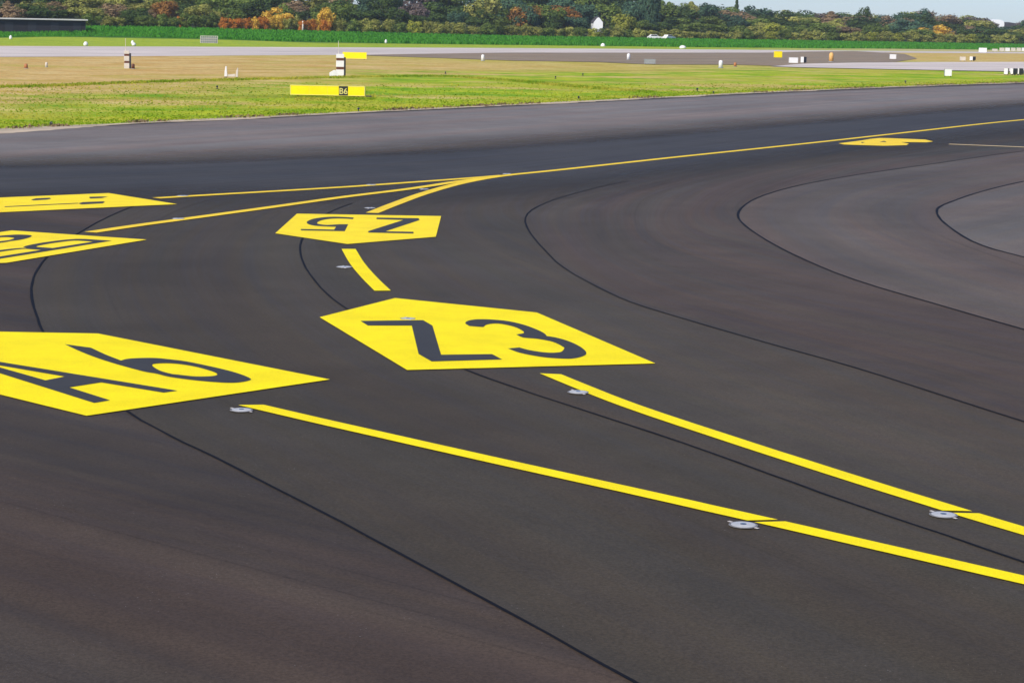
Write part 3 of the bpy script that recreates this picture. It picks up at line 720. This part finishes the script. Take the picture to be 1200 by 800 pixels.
# small dark edge lights
def edge_light(px, py, lab, first=[None], big=1.):
    if first[0] is None:
        r = empty('edge_light', (0, 0, 0))
        MB().lathe([(.16, 0), (.16, .04), (.05, .06)], n=14).build('base', M['dark'], r)
        MB().lathe([(.035, .05), (.035, .22)], n=10).build('stem', M['dark'], r)
        MB().lathe([(.09, .21), (.10, .25), (.09, .34), (.05, .39), (.02, .40)], n=14).build('lens', M['lens'], r, smooth=True)
        first[0] = r; o = r
    else:
        o = first[0].copy(); col.objects.link(o)
        for ch in first[0].children:
            q = ch.copy(); col.objects.link(q); q.parent = o
    g = G(px, py); big *= .48; o.location = g; o.scale = (big * 1.25, big * 1.25, big)
    tag(o, lab, 'edge light', 'small dark taxiway edge lights')
for px, py, b, lab in [(254.5, 104.5, 1.3, 'small dark edge light between the twin white housings and the long sign'), (522, 87, 1.3, 'small dark edge light on the tan grass right of the long sign'), (651, 92.5, 1.3, 'left one of two dark edge lights on the middle of the grass'), (683, 89, 1.3, 'right one of two dark edge lights on the middle of the grass'),
                   (678, 117, 1.3, 'dark edge light at the pavement edge near the middle'), (817, 107.5, 1.5, 'dark edge light on the grass right of the middle'), (1061, 98, 1.6, 'dark edge light near the pavement at right below the white boards'), (420, 131, 1.2, 'dark edge light at the pavement edge below the long sign'), (60, 148.6, 1.2, 'dark edge light at the pavement edge at far left'),(836, 110.5, 1.2, 'dark edge light close to the pavement right of its neighbour on the grass')]:
    edge_light(px, py, lab, big=b)

# ------------------------------------------------------------------ grass and crop
def cards(name, pts, mat, lab=None):        # pts: (x,y,z,height,width,lean)
    v = []; f = []
    for x, y, z, h, w, ln in pts:
        a = R.uniform(0, math.pi); c, s_ = math.cos(a) * w / 2, math.sin(a) * w / 2; lx, ly = R.uniform(-ln, ln), R.uniform(-ln, ln)
        b = len(v); v += [(x - c, y - s_, z), (x + c, y + s_, z), (x + c * .4 + lx, y + s_ * .4 + ly, z + h), (x - c * .4 + lx, y - s_ * .4 + ly, z + h)]
        f.append((b, b + 1, b + 2, b + 3))
    me = bpy.data.meshes.new(name); me.from_pydata(v, [], f); me.update()
    return tag(link(name, me, mat), lab, kind='stuff')
EX = sorted((p_.x, p_.y) for p_ in dense)
pts = []
for i in range(15000):
    k = R.randrange(len(dense)); p_ = dense[k]; q = dn[k]; sgn = 1 if q.y > 0 else -1
    d = abs(R.gauss(0, 1)) * 2.6 + R.uniform(-.15, .3)
    if p_.y > 320: continue
    p2 = p_ + q * sgn * d + Vector((R.uniform(-.3, .3), R.uniform(-.3, .3)))
    pts.append((p2.x, p2.y, 0, R.uniform(.02, .06) * (2.5 if R.random() < .03 else 1), R.uniform(.02, .07) * (1 + p_.y / 100), .06))
ditch = spline(gpts([(-80, 104), (0, 102.5), (60, 101), (140, 98), (250, 94.5), (350, 92.4), (430, 90.5), (520, 90), (600, 95), (700, 104), (760, 108)]), 1)
for i in range(9000):
    p_ = ditch[R.randrange(len(ditch))]
    pts.append((p_.x + R.gauss(0, .35), p_.y + R.gauss(0, 1.1), 0, R.uniform(.06, .19), R.uniform(.05, .14), .12))
for i in range(4000):                        # longer grass under the sign and around the cabinets
    g = G(R.uniform(345, 440), R.gauss(115, 1.2)); pts.append((g.x, g.y, 0, R.uniform(.04, .11), .1, .1))
for i in range(22000):                       # short turf between the pavement and the drainage line
    g = G(R.uniform(-30, 1230), 97 + 55 * R.random() ** .8)
    s_, t_ = st(g.x, g.y)
    e0 = lerp_tab(g.x, EX)
    if g.y < e0 + .3: continue
    k = .5 + g.y / 200
    pts.append((g.x, g.y, 0, R.uniform(.02, .055) * k, R.uniform(.05, .16) * k, .08))
cards('grass', pts, FO['grass'])
pts = []
for i in range(900):                         # dead weeds and crumbs of turf on the pavement edge
    k = int(len(dense) * R.random()); p_ = dense[k]; q = dn[k]; sgn = 1 if q.y > 0 else -1
    if mnoise.noise((p_.x * .18, p_.y * .18, 4)) < .02 or p_.y > 260: continue
    p2 = p_ + q * sgn * R.uniform(.1, .9)
    for m_ in range(5): pts.append((p2.x + R.gauss(0, .25), p2.y + R.gauss(0, .12), 0, R.uniform(.04, .13), R.uniform(.08, .25), .1))
cards('weeds', pts, FO['brownish'])
pts = []
for i in range(85000):
    t = R.uniform(150, 800); s0 = lerp_tab(t, [(225, 346), (240, 344), (256, 338), (280, 321), (310, 317), (415, 315)]) + mnoise.noise((t * .15, 0, 0)) * 2; s = s0 + (376 - s0) * R.random() ** 1.25
    q = xy(s, t)
    if abs(q.x / q.y) > .30: continue
    hgt = R.uniform(.7, 1.25) * lerp_tab(t, [(200, .45), (300, .62), (450, .68), (620, .5), (750, .25)])
    pts.append((q.x, q.y, terrain(q.x, q.y) - .05, hgt, R.uniform(.2, .6), .3))
cards('crop', pts, FO['crop'])

# ------------------------------------------------------------------ trees
def leaf_quad(v, f, c, nrm, size):
    a = nrm.orthogonal().normalized(); a.rotate(Matrix.Rotation(R.uniform(0, 6.28), 3, nrm)); b = nrm.cross(a)
    s1, s2 = size * R.uniform(.6, 1.2), size * R.uniform(.4, .9); k = len(v)
    v += [tuple(c - a * s1), tuple(c + b * s2 * .9 - a * s1 * .1), tuple(c + a * s1), tuple(c - b * s2)]
    f.append((k, k + 1, k + 2, k + 3))
def rnd_dir():
    z = R.uniform(-1, 1); a = R.uniform(0, 6.283); r = math.sqrt(1 - z * z); return Vector((r * math.cos(a), r * math.sin(a), z))
def crown_mesh(name, kind, n_leaf, leaf):
    v = []; f = []
    if kind == 'cone':
        for i in range(n_leaf):
            h = R.random() ** 1.25; rad = .5 * (1 - h) ** .8 * (1 + .25 * math.sin(h * 40)) + .03
            a = R.uniform(0, 6.283); rr = rad * R.uniform(.55, 1.05)
            c = Vector((rr * math.cos(a), rr * math.sin(a), .06 + .94 * h)); d = (Vector((math.cos(a), math.sin(a), .5)) + rnd_dir() * .6).normalized()
            leaf_quad(v, f, c, d, leaf)
    elif kind == 'cypress':
        for i in range(n_leaf):
            h = R.random(); rad = .5 * (min(1, h * 5 + .5)) * (1 - max(0, h - .6) / .4 * .75)
            a = R.uniform(0, 6.283); rr = rad * R.uniform(.75, 1.02)
            c = Vector((rr * math.cos(a), rr * math.sin(a), .03 + .97 * h)); d = (Vector((math.cos(a), math.sin(a), .3)) + rnd_dir() * .5).normalized()
            leaf_quad(v, f, c, d, leaf)
    else:
        z0, z1 = (.02, 1.) if kind == 'bush' else ((.12, 1.) if kind == 'round' else (.2, 1.))
        nb = 9 if kind == 'bush' else (14 if kind == 'round' else 17)
        blobs = []
        for i in range(nb):
            d = rnd_dir(); d.z = d.z * .8 + .15
            rr = R.uniform(.45, .8) if kind != 'open' else R.uniform(.5, .95)
            c = Vector((d.x * .36 * rr / .7, d.y * .36 * rr / .7, (z0 + z1) / 2 + d.z * (z1 - z0) * .38 * rr / .7))
            blobs.append((c, R.uniform(.14, .24) * (1 if kind != 'open' else .8)))
        blobs.append((Vector((0, 0, z0 + (z1 - z0) * .45)), .27)); 
        if kind == 'bush': blobs += [(Vector((R.uniform(-.25, .25), R.uniform(-.25, .25), .22)), .22) for _ in range(4)]
        tot = sum(b[1] ** 2 for b in blobs)
        for c, rad in blobs:
            for i in range(int(n_leaf * rad * rad / tot)):
                d = rnd_dir(); p_ = c + Vector((d.x, d.y, d.z * .85)) * rad * R.uniform(.72, 1.06)
                if R.random() < .05: p_ = c + d * rad * R.uniform(1.05, 1.25)
                if p_.z < z0 * .6: continue
                leaf_quad(v, f, p_, (d + rnd_dir() * .55 + Vector((0, 0, .25))).normalized(), leaf * R.uniform(.7, 1.25))
    me = bpy.data.meshes.new(name); me.from_pydata(v, [], f); me.update(); me.materials.append(FO['green'])
    return me
def trunk_mesh(kind):
    m = MB(); top = .9 if kind in ('cone', 'cypress') else .62
    th = .05 if kind == 'bush' else .03
    x, y = R.uniform(-.03, .03), R.uniform(-.03, .03)
    m.tube([(0, 0, -.04), (x * .5, y * .5, top * .4), (x, y, top)], [th, th * .7, th * .25], 8)
    if kind in ('bush', 'round', 'open'):
        for i in range(6):
            a = i * 1.05 + R.uniform(-.3, .3); z = R.uniform(.22, .5) if kind != 'bush' else R.uniform(.02, .2)
            L = R.uniform(.2, .36)
            m.tube([(x * z, y * z, z), (math.cos(a) * L * .6, math.sin(a) * L * .6, z + .1), (math.cos(a) * L, math.sin(a) * L, z + .27)], [th * .5, th * .33, th * .12], 6)
    me = m.mesh('trunk', smooth=True); me.materials.append(M['bark']); return me
PROTO = {}
for kind, cnt, nl, lf in (('round', 4, 2600, .040), ('open', 4, 2000, .038), ('bush', 4, 2000, .045), ('cone', 2, 2400, .045), ('cypress', 1, 3600, .035)):
    PROTO[kind] = [(crown_mesh('crown', kind, nl, lf), trunk_mesh(kind)) for _ in range(cnt)]
TREES = []
def tree(px, s, ytop, kind, colour, wf, row, dx=0.):
    x, y = at_col(px, s); z = terrain(x, y)
    ztop = H - (ytop - hor(px)) * y / FPX
    h = max(1.3, ztop - z + .15)
    w = wf * y / FPX                                            # width given in picture pixels at that distance
    nm = {'bush': 'bush', 'cone': 'conifer_tree', 'cypress': 'cypress_tree'}.get(kind, 'broadleaf_tree')
    r = empty(nm, (x, y, z - .15), R.uniform(0, 6.28)); r.scale = (w, w, h)
    cm, tm = R.choice(PROTO[kind])
    t_ = bpy.data.objects.new('trunk', tm); col.objects.link(t_); t_.parent = r
    c_ = bpy.data.objects.new('crown', cm); col.objects.link(c_); c_.parent = r
    c_.material_slots[0].link = 'OBJECT'; c_.material_slots[0].material = FO[colour]
    TREES.append((r, px, row, kind, colour, h, ytop))
    return r
SKY = [(-60, -40), (640, -34), (700, -14), (735, -8), (770, 3), (800, 3), (830, 6), (860, 9), (900, 11.5), (940, 14), (970, 14), (1000, 17), (1040, 18), (1080, 16), (1100, 19), (1130, 21), (1150, 26), (1190, 27), (1215, 22), (1260, 22)]
sky = lambda x: lerp_tab(x, SKY)
HB = [(-60, 28), (95, 28), (240, 30.5), (400, 34), (600, 41), (800, 47), (1000, 49.5), (1220, 51)]
# hedge along the field
x = 98.
while x < 1225:
    if x < 238:
        k, c, top, wd = 'bush', R.choice(['green', 'olive green', 'dark green', 'green']), R.uniform(13, 19), R.uniform(15, 22)
    elif x < 384:
        k, c, top, wd = 'bush', R.choice(['orange', 'golden yellow', 'golden yellow', 'orange', 'olive green']), R.uniform(17, 22), R.uniform(11, 15)
    else:
        hb = lerp_tab(x, HB); k = 'bush'; c = R.choice(['olive green', 'olive green', 'olive green', 'olive green', 'green', 'yellow green']) if x > 520 else R.choice(['olive green', 'olive green', 'olive green', 'green', 'yellow green'])
        top = 31.2 if 674 < x < 714 else hb - R.uniform(10.5, 14); wd = R.uniform(14, 22)
    tree(x, 378 + R.uniform(-2, 3), top, k, c, wd * 1.15, 'hedge')
    x += wd * .78
# rows of the wood
def pick(px, row):
    if px < 130: return R.choice(['dark green', 'brownish', 'dark green', 'olive green', 'mauve brown'])
    if px < 400: return R.choice(['green', 'dark green', 'dark green', 'olive green', 'brownish', 'green'])
    if px < 560: return R.choice(['dark green', 'dark green', 'green', 'blue green', 'mauve brown' if row > 1 else 'green'])
    if px < 780: return R.choice(['green', 'dark green', 'olive green', 'blue green', 'yellow green' if row == 1 else 'green'])
    if px < 960: return R.choice(['olive green', 'green', 'dark green', 'blue green', 'yellow green' if row < 2 else 'dark green', 'brownish' if row == 3 else 'green'])
    return R.choice(['brownish', 'green', 'mauve brown', 'dark green', 'blue green', 'olive green', 'brownish'])
SKIP = {'house': (680, 709)}
for row, (s, step, fr) in enumerate([(392, 25, .30), (410, 27, .58), (434, 30, .85), (462, 27, 1.0), (500, 25, 1.0)], 1):
    x = -25. + R.uniform(0, 10)
    while x < 1230:
        wd = step * R.uniform(.85, 1.35)
        hb = lerp_tab(x, HB) - 12; top = hb + (sky(x) - hb) * fr
        if x < 640: top = {1: R.uniform(4, 15), 2: R.uniform(-10, 4), 3: R.uniform(-26, -12), 4: -40, 5: -40}[row]
        top += R.uniform(-3.2, 2.6) if row >= 4 or x > 640 else 0
        ok = True
        if row == 1 and 678 < x < 711: ok = False
        if row != 'hedge' and 1140 < x < 1198 and top < 30: top = R.uniform(30.5, 34)
        if row >= 4 and x < 620: ok = False
        if row == 1 and x < 92: top = R.uniform(4, 12)
        if 733 < x < 770 and row in (1, 2): ok = False if row == 2 else True
        if row == 1 and 733 < x < 770: top = max(top, 24)
        if ok:
            k = R.choice(['round', 'open', 'round', 'open', 'bush', 'cone' if row > 1 and R.random() < .4 else 'round'])
            asp = wd * 1.5
            if k == 'cone': asp *= .8
            tree(x, s + R.uniform(-6, 6), top, k, pick(x, row), asp, row)
        x += wd
# trees that stand out
named = [
 (184, 388, -3, 'round', 'rust orange', 34, 'rusty orange tree above the green bushes at left'),
 (203, 381, 17, 'bush', 'orange', 13, 'small bright orange bush right below the rusty orange tree'),
 (374, 377, 8, 'round', 'golden yellow', 22, 'tall golden yellow tree at the right end of the orange bushes'),
 (372, 375, 21, 'bush', 'orange', 16, 'orange bush at the foot of the tall golden tree'),
 (320, 385, 12, 'open', 'golden yellow', 40, 'thin golden leaved tree rising behind the row of orange bushes'),
 (606, 387, 6, 'round', 'rust orange', 44, 'broad rusty orange tree left of a dark round one'),
 (653, 391, 6, 'round', 'rust orange', 40, 'wide orange tree left of and behind the white house'),
 (636, 383, 15, 'round', 'dark green', 36, 'dark round tree in front of the two orange trees'),
 (668, 388, 21, 'round', 'dark green', 28, 'dark low tree just left of the white house'),
 (753, 402, -26, 'cypress', 'blue green', 27, 'tall dense blue green cypress in the middle of the wood'),
 (856, 505, -3, 'cone', 'dark green', 9, 'thin spire shaped conifer piercing the skyline'),
 (822, 425, 3, 'round', 'blue green', 34, 'dark bluish tree on the skyline right of the cypress'),
 (1006, 470, 9, 'round', 'dark green', 20, 'dark round tree standing up from the skyline at right'),
 (1076, 440, 10, 'round', 'blue green', 36, 'tallest bluish round tree of the right skyline'),
 (1122, 430, 19, 'round', 'dark green', 28, 'dark bushy tree left of the white domed roof'),
 (1207, 430, 20, 'round', 'blue green', 30, 'bluish tree cut off by the right edge of the wood'),
 (722, 386, 12, 'bush', 'yellow green', 32, 'yellow green rounded tree right of the white house'),
 (900, 386, 26, 'round', 'yellow green', 30, 'yellow green dome shaped tree behind the hedge'),
 (1090, 392, 30, 'bush', 'golden yellow', 40, 'golden brown shrubby tree behind the hedge at right'),
]
for px, s, top, k, c, wd, lab in named:
    o = tree(px, s, top, k, c, wd, 'named'); TREES.pop(); tag(o, lab, 'conifer' if k in ('cone', 'cypress') else ('bush' if k == 'bush' else 'tree'), 'trees of the wood beyond the airfield')
# labels by kind, place in the wood and the nearest thing one can find
LM = [(10, 'the shed left end'), (75, 'the shed right end'), (148, 'the cream striped cabinet'), (184, 'the rusty orange tree'), (236, 'the grey mesh crate'), (300, 'the orange bushes'), (345, 'the white pole'), (374, 'the tall golden tree'), (420, 'the far yellow sign'), (480, 'the tiny white ball'), (565, 'the middle white post'), (600, 'the broad orange tree'), (637, 'the dark round tree'), (694, 'the white house'), (753, 'the tall cypress'), (800, 'the flat dome marker'), (856, 'the thin skyline spire'), (911, 'the round yellow sign'), (974, 'the orange post'), (1006, 'the round skyline tree'), (1046, 'the lone white board'), (1076, 'the tallest bluish tree'), (1111, 'the square white board'), (1160, 'the white domed roof'), (1198, 'the right edge')]
RN = {'hedge': 'in the hedge', 1: 'in the front wood row', 2: 'in the second wood row', 3: 'in the third wood row', 4: 'in the fourth wood row', 5: 'in the last wood row'}
KN = {'bush': 'bush', 'round': 'round tree', 'open': 'loose tree', 'cone': 'conifer', 'cypress': 'cypress'}
byl = {}
for rec in TREES:
    r, px, row, kind, colour, h, yt = rec
    d, nm = min((abs(px - a), b) for a, b in LM); a = [q for q, b in LM if b == nm][0]
    rel = 'above' if d < 9 else ('left of' if px < a else 'right of')
    if row == 'hedge' and d < 9: rel = 'behind'
    lab = f'{colour} {KN[kind]} {RN[row]}, {rel} {nm}'
    byl.setdefault(lab, []).append(rec)
for lab, L in byl.items():
    L.sort(key=lambda q: q[1])
    for i, q in enumerate(L):
        l2 = lab if len(L) == 1 else (['left', 'right'][i] if len(L) == 2 else ['leftmost', 'second', 'third', 'fourth', 'fifth', 'sixth'][i]) + ' ' + lab
        tag(q[0], l2, 'bush' if q[3] == 'bush' else ('conifer' if q[3] == 'cone' else 'tree'), 'bushes of the hedge along the field' if q[2] == 'hedge' else 'trees of the wood beyond the airfield')

# ------------------------------------------------------------------ buildings and things by the wood
xa, ya = at_col(-70, 372); yb = ya + 9; xb = (91 - 600) / FPX * .985 * yb
d = Vector((xb - xa, yb - ya)); L = d.length
r = empty('shed', (xb, yb, 0), math.atan2(d.y, d.x))
zt = H - (22.2 - hor(60)) * yb / FPX
MB().box(-L, 0, 0, 9, .5, zt - .273).build('wall', M['wall_dark'], r)
MB().box(-L - .4, .4, -.7, 9.5, zt - .27, zt).build('roof', M['roof_pale'], r, bevel=.03)
for i in range(6): MB().box(-L + 2 + i * 4.6, -L + 3.6 + i * 4.6, -.05, -.003, 1.2, zt - .8).build('shutter', M['dark'], r)
tag(r, 'long low dark shed with a pale flat roof at the left edge', 'shed')

x, y = at_col(694, 399); z = terrain(x, y); zt = H - (20.8 - hor(694)) * y / FPX; kk = y / FPX; hw = 5.3 * kk; ze = H - (26.5 - hor(694)) * y / FPX
r = empty('house', (x, y, z - .3), .05)
H0 = zt - z + .3; E0 = ze - z + .3
MB().prism([(-hw, 0), (hw, 0), (hw, E0), (hw * .25, H0 - .15), (0, H0), (-hw * .25, H0 - .15), (-hw, E0)], 0, 9).build('wall', M['wall_white'], r)
rf = MB()
rf.prism([(-hw * 1.12, E0 - .15), (-hw * .25, H0 - .12), (0, H0 + .03), (hw * .25, H0 - .12), (hw * 1.12, E0 - .15), (hw * 1.12, E0 + .1), (hw * .25, H0 + .1), (0, H0 + .25), (-hw * .25, H0 + .1), (-hw * 1.12, E0 + .1)], .15, 9.3)
rf.build('roof', M['roof_dark'], r)
MB().box(-.5, .5, -.03, -.003, .8, 1.9).build('door', M['grey'], r)
tag(r, 'small white gabled house standing among the trees', 'house')

x, y = at_col(1167, 520); z = terrain(x, y); kk = y / FPX; zt = H - (23.5 - hor(1165)) * y / FPX; H0 = zt - z
r = empty('hall', (x, y, z - .3), 0)
x0, x1 = -11 * kk, 4 * kk; W_ = (x1 - x0) / 2; cxm = (x0 + x1) / 2
arc = [(cxm + W_ * math.cos(math.pi * i / 12), H0 - 1.6 + 1.9 * math.sin(math.pi * i / 12)) for i in range(13)]
MB().prism([(x0, 0)] + [(x1, 0)] + arc, 0, 14).build('wall', M['wall_white'], r)
MB().prism([(4.2 * kk, 0), (20 * kk, 0), (20 * kk, H0 - 1.5), (9 * kk, H0 - .9), (4.2 * kk, H0 - .9)], .5, 14).build('annex', M['roof_dark'], r)
MB().box(cxm - .8, cxm + .8, -.05, -.004, .3, 2.6).build('door', M['grey'], r)
tag(r, 'hall with a white domed roof and dark annex on the right skyline', 'hall')

# grey mesh crate in the field
x, y = at_col(236, 312); z = terrain(x, y); kk = y / FPX
r = empty('mesh_crate', (x, y, z), .1); w, h = 20 * kk, 8.5 * kk
m = MB()
for zz in (0, .33, .66, 1): m.box(-w / 2, w / 2, -.03, .03, zz * (h - .08), zz * (h - .08) + .08); m.box(-w / 2, w / 2, 1.17, 1.23, zz * (h - .08), zz * (h - .08) + .08)
for i in range(9):
    a = -w / 2 + i * (w - .07) / 8; m.box(a, a + .07, -.075, -.033, 0, h)
    m.box(a, a + .07, 1.233, 1.275, 0, h)
m.build('wire_side', M['offwhite'], r)
MB().box(-w / 2 + .1, w / 2 - .1, .15, 1.05, .05, h * .85).build('load', M['grey'], r, bevel=.05)
tag(r, 'pale grey mesh crate standing at the edge of the crop', 'crate')

# white pole among the orange bushes
x, y = at_col(346.5, 375.5); z = terrain(x, y); kk = y / FPX
r = empty('white_pole', (x, y, z)); MB().tube([(0, 0, 0), (.03, 0, 1.5), (0, 0, 13 * kk)], [.28, .2, .14], 9).build('pole', M['offwhite'], r, smooth=True)
MB().lathe([(.4, 0), (.4, .25), (.3, .3)], n=12).build('footing', M['concrete'], r)
tag(r, 'white pole standing among the orange bushes', 'pole')

# white cars half hidden behind the crop
def car(px, s, lab, first=[None]):
    x, y = at_col(px, s); z = terrain(x, y)
    if first[0] is None:
        r = empty('parked_car', (0, 0, 0))
        MB().prism([(-2.1, .35), (2.1, .35), (2.12, .75), (1.9, .88), (1.0, .98), (-1.7, 1.0), (-2.1, .85)], -.85, .85).build('body', M['white'], r, bevel=.05)
        MB().prism([(-1.65, 1.0), (.95, .98), (.35, 1.45), (-1.2, 1.47)], -.72, .72).build('cabin', M['white'], r, bevel=.05)
        MB().prism([(-1.4, 1.05), (.7, 1.04), (.3, 1.38), (-1.12, 1.39)], -.74, -.723).build('window', M['glass'], r)
        for xx in (-1.3, 1.3):
            for yy in (-.86, .70):
                t_ = MB().prism([(xx + .32 * math.cos(a * .449), .32 + .32 * math.sin(a * .449)) for a in range(14)], yy, yy + .16).build('wheel', M['tyre'], r)
        first[0] = r; o = r
    else:
        o = first[0].copy(); col.objects.link(o)
        for ch in first[0].children:
            q = ch.copy(); col.objects.link(q); q.parent = o
    o.location = (x, y, z + .05); o.rotation_euler.z = math.radians(48) if o is not first[0] else math.radians(12)
    tag(o, lab, 'car', 'white cars parked at the hedge')
car(761, 371, 'left white car parked in front of the hedge behind the crop')
car(777.5, 371.5, 'right white car parked in front of the hedge behind the crop')

# ------------------------------------------------------------------ haze
hz = MB().box(-2200, 2600, -90, 3000, -1.2, 46).build('haze', None)
hm = bpy.data.materials.new('haze'); hm.use_nodes = True; ht = hm.node_tree; ht.nodes.clear()
ho = ht.nodes.new('ShaderNodeOutputMaterial'); hv = ht.nodes.new('ShaderNodeVolumePrincipled')
hv.inputs['Color'].default_value = (.90, .95, 1, 1); hv.inputs['Density'].default_value = .00012; hv.inputs['Anisotropy'].default_value = .2
ht.links.new(hv.outputs[0], ho.inputs['Volume']); hz.data.materials.append(hm); tag(hz, kind='stuff')
# ------------------------------------------------------------------ light
SUN_EL, SUN_AZ = math.radians(40), math.radians(-140)          # azimuth from +Y, clockwise positive: behind left of the camera
w = bpy.data.worlds.new('World'); sc.world = w; w.use_nodes = True
nt = w.node_tree; nt.nodes.clear()
o_ = nt.nodes.new('ShaderNodeOutputWorld'); bg = nt.nodes.new('ShaderNodeBackground'); sk = nt.nodes.new('ShaderNodeTexSky')
sk.sky_type = 'NISHITA'; sk.sun_disc = False; sk.sun_elevation = SUN_EL; sk.sun_rotation = SUN_AZ
sk.air_density = 1.0; sk.dust_density = .3; sk.ozone_density = 2.; sk.altitude = 200
bg.inputs[1].default_value = .074
tn = nt.nodes.new('ShaderNodeMix'); tn.data_type = 'RGBA'; tn.blend_type = 'MULTIPLY'; tn.inputs[0].default_value = 1; tn.inputs[7].default_value = (.90, 1.10, 1.58, 1)
nt.links.new(sk.outputs[0], tn.inputs[6]); nt.links.new(tn.outputs[2], bg.inputs[0]); nt.links.new(bg.outputs[0], o_.inputs[0])
ld = bpy.data.lights.new('sun', 'SUN'); ld.energy = 4.2; ld.angle = math.radians(.5); ld.color = (1, .93, .82)
lo = bpy.data.objects.new('sun', ld); col.objects.link(lo)
dv = Vector((math.sin(SUN_AZ) * math.cos(SUN_EL), math.cos(SUN_AZ) * math.cos(SUN_EL), math.sin(SUN_EL)))
lo.rotation_euler = dv.to_track_quat('Z', 'Y').to_euler()
sc.view_settings.view_transform = 'Standard'; sc.view_settings.look = 'None'; sc.view_settings.gamma = 1; sc.view_settings.exposure = .35
sc.cycles.max_bounces = 6
